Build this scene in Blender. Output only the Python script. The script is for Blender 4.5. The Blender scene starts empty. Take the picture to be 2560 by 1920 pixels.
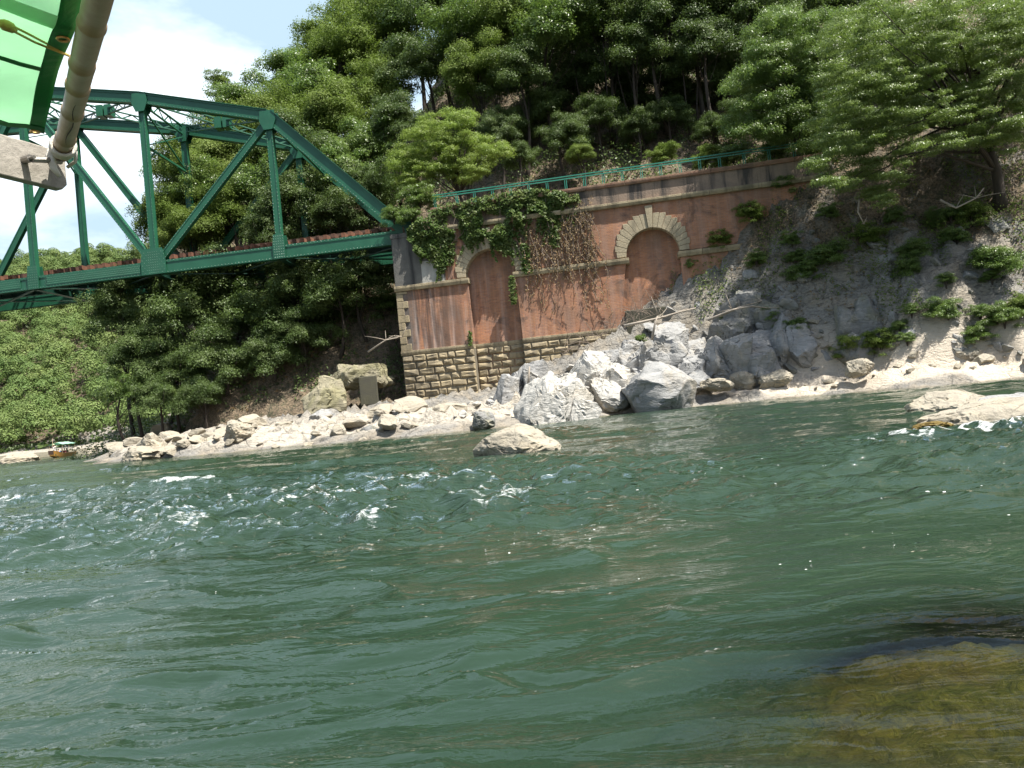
import bpy, bmesh, math, random
import numpy as np
from mathutils import Vector, Matrix

scene = bpy.context.scene
C = scene.collection
R = math.radians

# ------------------------------------------------------------------ camera, sky, sun, exposure
EYE = 0.9                       # eye height above the river, sitting in a low boat
F, TH, PH = 1920.0, 0.096, 0.0236
cam = bpy.data.cameras.new('camera'); cam_ob = bpy.data.objects.new('camera', cam); C.objects.link(cam_ob)
cam.sensor_width = 36.0; cam.lens = 36.0 * F / 2560.0; cam.clip_start = 0.05; cam.clip_end = 3000
cam_ob.matrix_world = Matrix.Translation((0, 0, EYE)) @ Matrix.Rotation(R(90) + PH, 4, 'X') @ Matrix.Rotation(-TH, 4, 'Z')
scene.camera = cam_ob

SUN_DIR = Vector((0.385, -0.275, 0.89)).normalized()
sun_el = math.asin(SUN_DIR.z); sun_az = math.atan2(SUN_DIR.x, SUN_DIR.y)
world = bpy.data.worlds.new('World'); scene.world = world; world.use_nodes = True
wt = world.node_tree; wt.nodes.clear()
def wn(t, **k):
    n = wt.nodes.new(t)
    for a, b in k.items(): setattr(n, a, b)
    return n
sky = wn('ShaderNodeTexSky', sky_type='NISHITA', sun_disc=False, sun_elevation=sun_el, sun_rotation=sun_az, air_density=1.2, dust_density=2.2, ozone_density=1.0)
tc = wn('ShaderNodeTexCoord'); mp = wn('ShaderNodeMapping'); mp.inputs['Scale'].default_value = (1.0, 1.0, 2.4)
nz = wn('ShaderNodeTexNoise'); nz.inputs['Scale'].default_value = 2.6; nz.inputs['Detail'].default_value = 7; nz.inputs['Roughness'].default_value = 0.55
rp = wn('ShaderNodeValToRGB'); rp.color_ramp.elements[0].position = 0.36; rp.color_ramp.elements[1].position = 0.60
mx = wn('ShaderNodeMix', data_type='RGBA'); mx.inputs['B'].default_value = (10.5, 11.0, 11.4, 1)
bg = wn('ShaderNodeBackground'); bg.inputs['Strength'].default_value = 0.075
wo = wn('ShaderNodeOutputWorld')
L = wt.links.new
sx_ = wn('ShaderNodeSeparateXYZ'); el_ = wn('ShaderNodeMapRange'); el_.inputs['From Min'].default_value = .15; el_.inputs['From Max'].default_value = .75; el_.inputs['To Min'].default_value = -.02; el_.inputs['To Max'].default_value = -.34
ad_ = wn('ShaderNodeMath', operation='ADD')
L(tc.outputs['Generated'], mp.inputs['Vector']); L(mp.outputs['Vector'], nz.inputs['Vector']); L(tc.outputs['Generated'], sx_.inputs['Vector']); L(sx_.outputs['Z'], el_.inputs['Value'])
dt_ = wn('ShaderNodeVectorMath', operation='DOT_PRODUCT'); dt_.inputs[1].default_value = (-.76, .65, 0); L(tc.outputs['Generated'], dt_.inputs[0])
dm_ = wn('ShaderNodeMapRange'); dm_.inputs['From Min'].default_value = .1; dm_.inputs['From Max'].default_value = .62; dm_.inputs['To Min'].default_value = -.30; dm_.inputs['To Max'].default_value = .06; L(dt_.outputs['Value'], dm_.inputs['Value'])
a2_ = wn('ShaderNodeMath', operation='ADD'); L(nz.outputs['Fac'], ad_.inputs[0]); L(el_.outputs['Result'], ad_.inputs[1]); L(ad_.outputs[0], a2_.inputs[0]); L(dm_.outputs['Result'], a2_.inputs[1]); L(a2_.outputs[0], rp.inputs['Fac'])
hz_ = wn('ShaderNodeMix', data_type='RGBA'); hz_.inputs['B'].default_value = (3.9, 5.2, 6.3, 1); hm_ = wn('ShaderNodeMapRange'); hm_.inputs['From Min'].default_value = -.1; hm_.inputs['From Max'].default_value = .55; hm_.inputs['To Max'].default_value = .92; L(dt_.outputs['Value'], hm_.inputs['Value'])
L(hm_.outputs['Result'], hz_.inputs['Factor']); L(sky.outputs['Color'], hz_.inputs['A']); L(hz_.outputs['Result'], mx.inputs['A']); L(rp.outputs['Color'], mx.inputs['Factor']); L(mx.outputs['Result'], bg.inputs['Color']); L(bg.outputs['Background'], wo.inputs['Surface'])

sl = bpy.data.lights.new('sun', 'SUN'); sl.energy = 5.0; sl.angle = R(0.53); sl.color = (1.0, 0.96, 0.88)
so = bpy.data.objects.new('sun', sl); C.objects.link(so); so.rotation_euler = SUN_DIR.to_track_quat('Z', 'Y').to_euler()
vs = scene.view_settings; vs.view_transform = 'Standard'; vs.look = 'None'; vs.gamma = 1.0; vs.use_curve_mapping = False; vs.exposure = 1.2
scene.cycles.max_bounces = 8; scene.cycles.transparent_max_bounces = 12; scene.cycles.caustics_reflective = False; scene.cycles.caustics_refractive = False

# ------------------------------------------------------------------ small helpers
def ray(px, py):
    dx, dy = px - 1280.0, py - 960.0
    u = (dx * math.cos(TH) - dy * math.sin(TH)) / F; v = (-dx * math.sin(TH) - dy * math.cos(TH)) / F
    return Vector((u, math.cos(PH) - v * math.sin(PH), math.sin(PH) + v * math.cos(PH)))
def at(px, py, Y):
    d = ray(px, py); return Vector((0, 0, EYE)) + d * (Y / d.y)
def atz(px, py, z):
    d = ray(px, py); return Vector((0, 0, EYE)) + d * ((z - EYE) / d.z)

def _h(ix, iy, iz, seed):
    n = (ix * 374761393 + iy * 668265263 + iz * 2147483647 + seed * 1274126177) & 0xffffffff
    n = ((n ^ (n >> 13)) * 1274126177) & 0xffffffff
    n = n ^ (n >> 16)
    return (n & 0xffff) / 65535.0
def vn3(x, y, z, seed=0):
    x, y, z = np.broadcast_arrays(np.asarray(x, float), np.asarray(y, float), np.asarray(z, float))
    fx, fy, fz = np.floor(x), np.floor(y), np.floor(z)
    ix, iy, iz = fx.astype(np.int64), fy.astype(np.int64), fz.astype(np.int64)
    u, v, w = x - fx, y - fy, z - fz
    u = u * u * u * (u * (u * 6 - 15) + 10); v = v * v * v * (v * (v * 6 - 15) + 10); w = w * w * w * (w * (w * 6 - 15) + 10)
    def c(a, b, d): return _h(ix + a, iy + b, iz + d, seed)
    r0 = (c(0, 0, 0) * (1 - u) + c(1, 0, 0) * u) * (1 - v) + (c(0, 1, 0) * (1 - u) + c(1, 1, 0) * u) * v
    r1 = (c(0, 0, 1) * (1 - u) + c(1, 0, 1) * u) * (1 - v) + (c(0, 1, 1) * (1 - u) + c(1, 1, 1) * u) * v
    return (r0 * (1 - w) + r1 * w) * 2 - 1
def vn2(x, y, seed=0):
    x, y = np.broadcast_arrays(np.asarray(x, float), np.asarray(y, float))
    fx, fy = np.floor(x), np.floor(y)
    ix, iy = fx.astype(np.int64), fy.astype(np.int64)
    u, v = x - fx, y - fy
    u = u * u * u * (u * (u * 6 - 15) + 10); v = v * v * v * (v * (v * 6 - 15) + 10)
    def c(a, b): return _h(ix + a, iy + b, 0, seed)
    return ((c(0, 0) * (1 - u) + c(1, 0) * u) * (1 - v) + (c(0, 1) * (1 - u) + c(1, 1) * u) * v) * 2 - 1
def fb2(x, y, o=4, seed=0, g=0.5):
    t = 0; a = 1.0
    for i in range(o):
        t = t + a * vn2(x * 2 ** i + 17.3 * i, y * 2 ** i - 9.1 * i, seed + i); a *= g
    return t
def fb3(x, y, z, o=4, seed=0, g=0.5):
    t = 0; a = 1.0
    for i in range(o):
        t = t + a * vn3(x * 2 ** i + 17.3 * i, y * 2 ** i - 9.1 * i, z * 2 ** i + 3.7 * i, seed + i); a *= g
    return t
def sstep(a, b, x):
    t = np.clip((x - a) / (b - a), 0, 1); return t * t * (3 - 2 * t)

def np_mesh(name, verts, quads, smooth=False, tri=False):
    k = 3 if tri else 4
    me = bpy.data.meshes.new(name); verts = np.asarray(verts, np.float32); quads = np.asarray(quads, np.int32)
    me.vertices.add(len(verts)); me.vertices.foreach_set('co', verts.ravel())
    me.loops.add(quads.size); me.loops.foreach_set('vertex_index', quads.ravel())
    me.polygons.add(len(quads)); me.polygons.foreach_set('loop_start', np.arange(0, quads.size, k, dtype=np.int32))
    try: me.polygons.foreach_set('loop_total', np.full(len(quads), k, np.int32))
    except Exception: pass
    me.polygons.foreach_set('use_smooth', np.full(len(quads), smooth, bool))
    me.update(calc_edges=True); me.validate()
    return me
def attr(me, name, vals):
    a = me.attributes.new(name, 'FLOAT', 'POINT'); a.data.foreach_set('value', np.asarray(vals, np.float32).ravel())
def link(name, me, m=None, parent=None, loc=None):
    o = bpy.data.objects.new(name, me); C.objects.link(o)
    if m is not None and me is not None:
        if not me.materials: me.materials.append(m)
    if parent is not None: o.parent = parent
    if loc is not None: o.location = loc
    return o
def tag(o, label=None, cat=None, group=None, kind=None):
    if label: o['label'] = label
    if cat: o['category'] = cat
    if group: o['group'] = group
    if kind: o['kind'] = kind
    return o
def empty(name, loc=(0, 0, 0), rz=0.0, label=None, cat=None, group=None):
    o = bpy.data.objects.new(name, None); C.objects.link(o); o.location = loc; o.rotation_euler = (0, 0, rz); o.empty_display_size = 0.2
    return tag(o, label, cat, group)

class MB:
    """collects boxes, beams, tubes and plates; build() links them as one mesh object"""
    def __init__(s): s.v = []; s.f = []
    def add(s, vs, fs):
        b = len(s.v); s.v += [tuple(v) for v in vs]; s.f += [tuple(i + b for i in f) for f in fs]; return s
    def hexa(s, p):
        return s.add(p, [(0, 3, 2, 1), (4, 5, 6, 7), (0, 1, 5, 4), (1, 2, 6, 5), (2, 3, 7, 6), (3, 0, 4, 7)])
    def box(s, x0, x1, y0, y1, z0, z1):
        return s.hexa([(x0, y0, z0), (x1, y0, z0), (x1, y1, z0), (x0, y1, z0), (x0, y0, z1), (x1, y0, z1), (x1, y1, z1), (x0, y1, z1)])
    def beam(s, p, q, w, h, side=Vector((0, 1, 0))):
        p, q = Vector(p), Vector(q); d = (q - p).normalized(); sd = Vector(side); sd = (sd - d * sd.dot(d)).normalized(); up = sd.cross(d).normalized()
        a, b = sd * (w / 2), up * (h / 2)
        return s.hexa([p - a - b, q - a - b, q + a - b, p + a - b, p - a + b, q - a + b, q + a + b, p + a + b])
    def tube(s, pts, rad, n=8, cap=True):
        pts = [Vector(p) for p in pts]
        if not hasattr(rad, '__len__'): rad = [rad] * len(pts)
        b = len(s.v); ref = None
        for i, p in enumerate(pts):
            d = (pts[min(i + 1, len(pts) - 1)] - pts[max(i - 1, 0)])
            d = d.normalized() if d.length > 1e-9 else Vector((0, 0, 1))
            if ref is None: ref = Vector((1, 0, 0)) if abs(d.x) < .8 else Vector((0, 1, 0))
            u = (ref - d * ref.dot(d)).normalized(); ref = u; w = d.cross(u)
            for k in range(n):
                an = 2 * math.pi * k / n; s.v.append(tuple(p + (u * math.cos(an) + w * math.sin(an)) * rad[i]))
        for i in range(len(pts) - 1):
            for k in range(n):
                k2 = (k + 1) % n; s.f.append((b + i * n + k, b + i * n + k2, b + (i + 1) * n + k2, b + (i + 1) * n + k))
        if cap:
            s.f.append(tuple(b + k for k in range(n - 1, -1, -1))); s.f.append(tuple(b + (len(pts) - 1) * n + k for k in range(n)))
        return s
    def prism(s, poly, off):
        """polygon (list of points) swept by the vector off"""
        n = len(poly); off = Vector(off); p = [Vector(q) for q in poly]
        return s.add(p + [q + off for q in p], [tuple(range(n - 1, -1, -1)), tuple(range(n, 2 * n))] + [(i, (i + 1) % n, n + (i + 1) % n, n + i) for i in range(n)])
    def rivet(s, p, nrm, r=0.022):
        nrm = Vector(nrm).normalized(); u = nrm.orthogonal().normalized(); w = nrm.cross(u); p = Vector(p)
        base = [p + (u * math.cos(a) + w * math.sin(a)) * r for a in (0, 1.257, 2.513, 3.77, 5.027)]
        return s.add(base + [p + nrm * r * .8], [(i, (i + 1) % 5, 5) for i in range(5)])
    def mesh(s, name, smooth=False):
        me = bpy.data.meshes.new(name); me.from_pydata(s.v, [], s.f)
        if smooth: me.polygons.foreach_set('use_smooth', np.ones(len(s.f), bool))
        me.update(); return me
    def build(s, name, m, parent=None, smooth=False, bevel=0):
        o = link(name, s.mesh(name, smooth), m, parent)
        if bevel:
            b = o.modifiers.new('bevel', 'BEVEL'); b.width = bevel; b.segments = 2; b.limit_method = 'ANGLE'
        return o

# ------------------------------------------------------------------ materials
class NT:
    def __init__(s, name):
        s.m = bpy.data.materials.new(name); s.m.use_nodes = True; s.t = s.m.node_tree; s.t.nodes.clear()
        s.out = s.n('ShaderNodeOutputMaterial')
    def n(s, typ, ins=None, **k):
        nd = s.t.nodes.new(typ)
        for a, b in k.items(): setattr(nd, a, b)
        for a, b in (ins or {}).items(): s.i(nd, a, b)
        return nd
    def i(s, nd, key, val):
        sock = nd.inputs[key]
        if isinstance(val, bpy.types.NodeSocket): s.t.links.new(val, sock)
        elif isinstance(val, bpy.types.Node): s.t.links.new(val.outputs[0], sock)
        else:
            if sock.type == 'RGBA' and len(val) == 3: val = (*val, 1)
            sock.default_value = val
    def co(s, scale=(1, 1, 1), kind='Object', rot=(0, 0, 0)):
        c = s.n('ShaderNodeTexCoord'); return s.n('ShaderNodeMapping', {'Vector': c.outputs[kind], 'Scale': scale, 'Rotation': rot}).outputs[0]
    def noise(s, vec, scale, detail=5, rough=.55, dist=0.0):
        return s.n('ShaderNodeTexNoise', {'Vector': vec, 'Scale': scale, 'Detail': detail, 'Roughness': rough, 'Distortion': dist}).outputs['Fac']
    def ramp(s, fac, *st):
        r = s.n('ShaderNodeValToRGB', {'Fac': fac}); e = r.color_ramp.elements
        while len(e) < len(st): e.new(0.5)
        for el, (p, c) in zip(e, st):
            el.position = p; el.color = (*c, 1) if hasattr(c, '__len__') else (c, c, c, 1)
        return r.outputs[0]
    def mix(s, fac, a, b, blend='MIX'):
        m = s.n('ShaderNodeMix', data_type='RGBA', blend_type=blend)
        s.i(m, 0, fac); s.i(m, 6, a); s.i(m, 7, b); return m.outputs[2]
    def math(s, op, a, b=0.0, clamp=False):
        m = s.n('ShaderNodeMath', operation=op, use_clamp=clamp); s.i(m, 0, a); s.i(m, 1, b); return m.outputs[0]
    def bump(s, h, strength=.5, dist=.05, nrm=None):
        b = s.n('ShaderNodeBump', {'Height': h, 'Strength': strength, 'Distance': dist})
        if nrm is not None: s.i(b, 'Normal', nrm)
        return b.outputs[0]
    def bsdf(s, color, rough=.6, normal=None, **k):
        b = s.n('ShaderNodeBsdfPrincipled', {'Base Color': color, 'Roughness': rough})
        if normal is not None: s.i(b, 'Normal', normal)
        for a, v in k.items(): s.i(b, a.replace('_', ' '), v)
        return b.outputs[0]
    def done(s, sh): s.t.links.new(sh, s.out.inputs['Surface']); return s.m

def m_steel(name, c1, c2, rust=.12):
    t = NT(name); v = t.co(); n1 = t.noise(v, 1.3, 6); n2 = t.noise(v, 14, 4)
    col = t.mix(t.ramp(n1, (.3, 0.0), (.7, 1.0)), c1, c2)
    col = t.mix(t.math('MULTIPLY', t.ramp(n2, (.62, 0.0), (.74, 1.0)), rust), col, (.16, .11, .06))
    return t.done(t.bsdf(col, t.ramp(n2, (.3, .32), (.7, .5)), t.bump(n2, .12, .01)))
M = {}
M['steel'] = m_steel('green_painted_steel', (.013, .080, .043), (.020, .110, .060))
M['steel_shade'] = m_steel('shade_toned_green_steel', (.006, .03, .02), (.010, .045, .03), .35)  # green paint darkened to put underdeck shade into the floor steel
M['rail_green'] = m_steel('railing_green', (.02, .17, .12), (.03, .22, .15))

def m_sleeper():
    t = NT('creosoted_timber'); v = t.co(); n = t.noise(v, 5, 6); r = t.n('ShaderNodeObjectInfo').outputs['Random']
    col = t.mix(n, (.09, .036, .02), (.27, .11, .058)); col = t.mix(t.math('MULTIPLY', r, .85), col, (.05, .026, .018))
    return t.done(t.bsdf(col, .85, t.bump(n, .4, .02)))
M['sleeper'] = m_sleeper()

def m_brick():
    t = NT('old_red_brick'); v = t.co(); sep = t.n('ShaderNodeSeparateXYZ', {'Vector': v})
    cv = t.n('ShaderNodeCombineXYZ', {'X': sep.outputs['X'], 'Y': sep.outputs['Z'], 'Z': 0.0}).outputs[0]
    b = t.n('ShaderNodeTexBrick', {'Vector': cv, 'Scale': 1.0, 'Color1': (.45, .195, .10), 'Color2': (.28, .11, .062), 'Mortar': (.27, .19, .15), 'Mortar Size': .008, 'Brick Width': .23, 'Row Height': .075, 'Bias': -.1})
    big = t.noise(cv, .55, 6, .6); med = t.noise(cv, 3.0, 6, .65)
    col = t.mix(t.ramp(med, (.35, 0.0), (.72, .75)), b.outputs['Color'], (.40, .20, .10))
    col = t.mix(t.ramp(big, (.42, 0.0), (.66, .8)), col, (.22, .125, .08))
    pt = t.noise(t.n('ShaderNodeMapping', {'Vector': cv, 'Location': (3, 7, 0)}).outputs[0], .8, 7, .68, .8); col = t.mix(t.ramp(pt, (.54, 0.0), (.66, .75)), col, (.075, .05, .04)); col = t.mix(t.ramp(pt, (.30, .6), (.42, 0.0)), col, (.46, .27, .19))
    stv = t.n('ShaderNodeMapping', {'Vector': cv, 'Scale': (2.2, .16, 1.0)}).outputs[0]
    st = t.noise(stv, 1.0, 6, .6); st2 = t.noise(t.n('ShaderNodeMapping', {'Vector': cv, 'Scale': (3.1, .2, 1.0), 'Location': (9, 4, 0)}).outputs[0], 1.0, 5, .6)
    # dark run-off streaks are strongest towards the bridge end and under the parapet, white lime bloom beside them
    x = sep.outputs['X']; z = sep.outputs['Z']
    left = t.ramp(t.math('MULTIPLY', x, .1), (.0, 1.0), (.42, .30), (1.0, .16))
    dark = t.math('MULTIPLY', t.ramp(st, (.44, 0.0), (.55, .97)), left)
    lime = t.math('MULTIPLY', t.ramp(st2, (.46, 0.0), (.62, .75)), left)
    col = t.mix(lime, col, (.50, .42, .38)); col = t.mix(dark, col, (.035, .03, .028))
    edge = t.math('MULTIPLY', t.ramp(t.math('MULTIPLY', x, .1), (.0, 1.0), (.07, .9), (.11, 0.0)), t.ramp(med, (.3, .95), (.75, .55)))
    col = t.mix(edge, col, (.10, .092, .082))
    hgt = t.math('ADD', t.math('MULTIPLY', b.outputs['Fac'], -.5), med)
    return t.done(t.bsdf(col, .9, t.bump(hgt, .5, .02)))
M['brick'] = m_brick()

def m_stone(name, c1, c2, c3, stain=.6, sc=1.0, streak=True):
    t = NT(name); v = t.co(); n1 = t.noise(v, 2.0 * sc, 7, .6); n2 = t.noise(v, 16 * sc, 6, .6)
    st = t.noise(t.co((1.6, 1.6, .18)), 1.2, 6, .6)
    col = t.mix(t.ramp(n1, (.32, 0.0), (.68, 1.0)), c1, c2)
    col = t.mix(t.math('MULTIPLY', t.ramp(st if streak else n1, (.48, 0.0), (.62, 1.0)), stain), col, c3)
    col = t.mix(t.math('MULTIPLY', n2, .35), col, c3)
    return t.done(t.bsdf(col, .9, t.bump(t.math('ADD', n2, n1), .55, .03)))
M['stone'] = m_stone('stained_base_stone', (.40, .32, .19), (.29, .235, .15), (.05, .046, .04), .55)
M['trim'] = m_stone('weathered_trim_stone', (.40, .33, .21), (.30, .24, .15), (.07, .06, .04), .55)
M['voussoir'] = m_stone('pale_arch_stone', (.42, .35, .235), (.34, .285, .19), (.11, .095, .065), .45)
M['render'] = m_stone('grey_cement', (.10, .097, .088), (.15, .145, .13), (.025, .025, .025), .9)
M['patch'] = m_stone('pale_cement_patch', (.33, .32, .29), (.40, .39, .35), (.16, .155, .145), .3)
M['parapet'] = m_stone('stained_parapet', (.30, .215, .155), (.22, .165, .125), (.045, .04, .036), .95)
M['coping'] = m_stone('red_coping', (.22, .11, .07), (.30, .19, .12), (.06, .05, .04), .5)
M['mortar'] = m_stone('old_lime_mortar', (.20, .17, .12), (.15, .13, .095), (.06, .055, .045), .5)
M['block'] = m_stone('mossy_concrete_shade_toned', (.05, .047, .036), (.075, .07, .04), (.025, .026, .018), .5)  # moss tint, with the block's missing shade put into the dark tones

def m_rock(name, c1, c2, c3, warm=(.42, .34, .22), wamt=.3, sc=1.0, moss=0.0):
    t = NT(name); v = t.co(); g = t.n('ShaderNodeNewGeometry')
    n1 = t.noise(v, 1.1 * sc, 8, .62, .6); n2 = t.noise(t.co((1, 1, 3.2), rot=(.5, .35, 0)), 2.3 * sc, 7, .65, .8); n3 = t.noise(v, 22 * sc, 5, .6)
    cr = t.n('ShaderNodeTexVoronoi', {'Vector': t.n('ShaderNodeMixRGB', {0: .35, 1: v, 2: t.n('ShaderNodeTexNoise', {'Vector': v, 'Scale': 2.0, 'Detail': 6.0}).outputs['Color']}).outputs[0], 'Scale': 2.1 * sc}, feature='DISTANCE_TO_EDGE').outputs['Distance']
    crack = t.ramp(cr, (.0, 0.0), (.025, 1.0))
    col = t.mix(t.ramp(n2, (.3, 0.0), (.7, 1.0)), c1, c2)
    col = t.mix(t.math('MULTIPLY', t.ramp(n1, (.5, 0.0), (.68, 1.0)), wamt), col, warm)
    n4 = t.noise(t.co((1, 1, 4.0), rot=(.25, .6, 0)), 3.4 * sc, 8, .7, .5); col = t.mix(t.ramp(n4, (.28, .65), (.44, 0.0)), col, c3); col = t.mix(t.ramp(n3, (.24, .5), (.38, 0.0)), col, c3)
    col = t.mix(t.math('MULTIPLY', t.math('SUBTRACT', 1.0, crack), t.ramp(n1, (.4, 0.0), (.6, .65))), col, c3)
    if moss:
        up = t.math('MULTIPLY', t.ramp(n1, (.46, 0.0), (.56, 1.0)), moss); col = t.mix(up, col, (.10, .105, .025))
    h = t.math('ADD', t.math('MULTIPLY', n2, 1.2), t.math('ADD', t.math('MULTIPLY', n3, .35), t.math('MULTIPLY', crack, .12)))
    return t.done(t.bsdf(col, .82, t.bump(h, .75, .09)))
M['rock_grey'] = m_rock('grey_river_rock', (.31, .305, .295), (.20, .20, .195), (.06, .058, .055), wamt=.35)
M['rock_white'] = m_rock('bleached_rock', (.46, .44, .40), (.33, .32, .295), (.09, .085, .075), wamt=.35)
M['rock_tan'] = m_rock('tan_rock', (.34, .30, .23), (.24, .215, .17), (.08, .07, .055), wamt=.5)
M['rock_moss'] = m_rock('mossy_rock', (.27, .24, .16), (.20, .18, .12), (.05, .045, .03), moss=.4)
M['rock_dark'] = m_rock('shade_toned_crag_rock', (.22, .215, .20), (.14, .14, .135), (.04, .04, .035), wamt=.3, moss=.25)  # darker copy of the grey rock; crag shade is put into its colour

def m_ground():
    t = NT('river_bank'); v = t.co(); g = t.n('ShaderNodeNewGeometry'); sep = t.n('ShaderNodeSeparateXYZ', {'Vector': g.outputs['Position']})
    nrm = t.n('ShaderNodeSeparateXYZ', {'Vector': g.outputs['Normal']}).outputs['Z']
    n1 = t.noise(v, .7, 8, .6, .5); n2 = t.noise(t.co((1, 1, 2.6), rot=(.4, .3, 0)), 1.7, 8, .65, .8); n3 = t.noise(v, 12, 6, .65); n4 = t.noise(v, 3.2, 6, .6)
    rock = t.mix(t.ramp(n2, (.3, 0.0), (.7, 1.0)), (.30, .28, .245), (.17, .165, .155)); rock = t.mix(t.ramp(n1, (.45, 0.0), (.65, .6)), rock, (.33, .27, .19)); rock = t.mix(t.ramp(n3, (.3, .6), (.48, 0.0)), rock, (.07, .065, .055)); n5 = t.noise(t.co((1, 1, 3.5), rot=(.2, .65, 0)), 2.6, 9, .7, .6); rock = t.mix(t.ramp(n5, (.34, .85), (.47, 0.0)), rock, (.05, .047, .04))
    sand = t.mix(n3, (.62, .54, .44), (.44, .38, .30))
    soil = t.mix(t.ramp(n3, (.3, 0.0), (.7, 1.0)), (.035, .026, .016), (.26, .195, .125)); soil = t.mix(t.ramp(n4, (.5, 0.0), (.62, .7)), soil, (.022, .034, .010))
    wsand = t.n('ShaderNodeAttribute', attribute_name='sand').outputs['Fac']; wsoil = t.n('ShaderNodeAttribute', attribute_name='soil').outputs['Fac']
    bl = t.n('ShaderNodeAttribute', attribute_name='bleach').outputs['Fac']; rock = t.mix(t.math('MULTIPLY', bl, .8), rock, t.mix(n2, (.56, .50, .41), (.40, .36, .30))); rock = t.mix(t.math('MULTIPLY', bl, t.ramp(n5, (.36, .7), (.46, 0.0))), rock, (.12, .11, .09))
    col = t.mix(wsand, rock, sand)
    so_ = t.ramp(t.math('ADD', wsoil, t.math('MULTIPLY', t.math('SUBTRACT', n1, .5), 1.1)), (.38, 0.0), (.58, 1.0))
    col = t.mix(so_, col, soil)
    wet = t.ramp(t.math('ADD', sep.outputs['Z'], t.math('MULTIPLY', n4, .08)), (.0, 1.0), (.09, 0.0))
    col = t.mix(t.math('MULTIPLY', wet, .75), col, (.075, .065, .03))
    vc = t.n('ShaderNodeTexVoronoi', {'Vector': t.n('ShaderNodeMixRGB', {0: .62, 1: t.co((1, 1, 1.8), rot=(.3, .5, 0)), 2: t.n('ShaderNodeTexNoise', {'Vector': v, 'Scale': 1.6, 'Detail': 6.0}).outputs['Color']}).outputs[0], 'Scale': 1.5}, feature='DISTANCE_TO_EDGE').outputs['Distance']
    ck = t.ramp(vc, (0.0, 0.0), (.05, 1.0)); ckm = t.math('MULTIPLY', t.math('SUBTRACT', 1.0, ck), t.math('SUBTRACT', 1.0, wsand)); col = t.mix(t.math('MULTIPLY', ckm, .4), col, (.045, .042, .035))
    h = t.math('ADD', t.math('ADD', t.math('MULTIPLY', n2, .9), t.math('MULTIPLY', n3, .6)), t.math('ADD', t.math('MULTIPLY', n5, .8), t.math('MULTIPLY', ck, .25)))
    return t.done(t.bsdf(col, .88, t.bump(h, .95, .16)))
M['ground'] = m_ground()

def m_leaf(name, c1, c2, c3, trans=.3, rough=.42, spec=.5, nsc=1.6):
    t = NT(name); g = t.n('ShaderNodeNewGeometry'); oi = t.n('ShaderNodeObjectInfo').outputs['Random']; isl = g.outputs['Random Per Island']
    n = t.noise(t.co(), nsc, 3)
    col = t.mix(isl, c1, c2); col = t.mix(t.ramp(n, (.38, 0.0), (.66, .8)), col, c3); col = t.mix(t.math('MULTIPLY', oi, .35), col, c1)
    p = t.bsdf(col, rough, Specular_IOR_Level=spec)
    tr = t.n('ShaderNodeBsdfTranslucent', {'Color': t.mix(.5, col, (.10, .16, .02), 'ADD')}).outputs[0]
    mx = t.n('ShaderNodeMixShader', {0: trans}); t.t.links.new(p, mx.inputs[1]); t.t.links.new(tr, mx.inputs[2])
    return t.done(mx.outputs[0])
M['leaf_oak'] = m_leaf('evergreen_leaves', (.075, .115, .018), (.135, .195, .034), (.19, .24, .065), .34, .55, .2)
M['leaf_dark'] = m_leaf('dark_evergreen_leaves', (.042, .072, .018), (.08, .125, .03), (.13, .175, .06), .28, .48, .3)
M['leaf_maple'] = m_leaf('light_maple_leaves', (.14, .21, .035), (.20, .27, .05), (.24, .29, .07), .42, .5, .4)
M['leaf_silver'] = m_leaf('feathery_leaves', (.09, .14, .026), (.15, .21, .045), (.20, .25, .09), .38, .40, .5)
M['leaf_bright'] = m_leaf('bright_leaves', (.08, .14, .025), (.12, .19, .04), (.15, .20, .06), .36, .4, .5)
M['leaf_ivy'] = m_leaf('ivy_leaves', (.045, .085, .018), (.095, .15, .035), (.13, .16, .05), .3, .5, .25)
M['leaf_dry'] = m_leaf('dry_leaves', (.16, .10, .05), (.28, .19, .10), (.22, .17, .09), .15, .7, .2)
M['leaf_far'] = m_leaf('far_leaves', (.075, .13, .034), (.135, .195, .056), (.20, .24, .078), .12, .6, .2, .16)

def m_bark(name, c1, c2):
    t = NT(name); v = t.co((1, 1, .3)); n = t.noise(v, 9, 6, .6)
    return t.done(t.bsdf(t.mix(n, c1, c2), .9, t.bump(n, .7, .03)))
M['bark'] = m_bark('brown_bark', (.022, .016, .011), (.06, .046, .034))
M['bark_pale'] = m_bark('pale_bark', (.10, .085, .07), (.24, .21, .18))
M['drift'] = m_bark('bleached_driftwood', (.20, .165, .13), (.38, .33, .27))
M['vine'] = m_bark('dry_vine', (.10, .075, .055), (.24, .19, .15))

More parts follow.
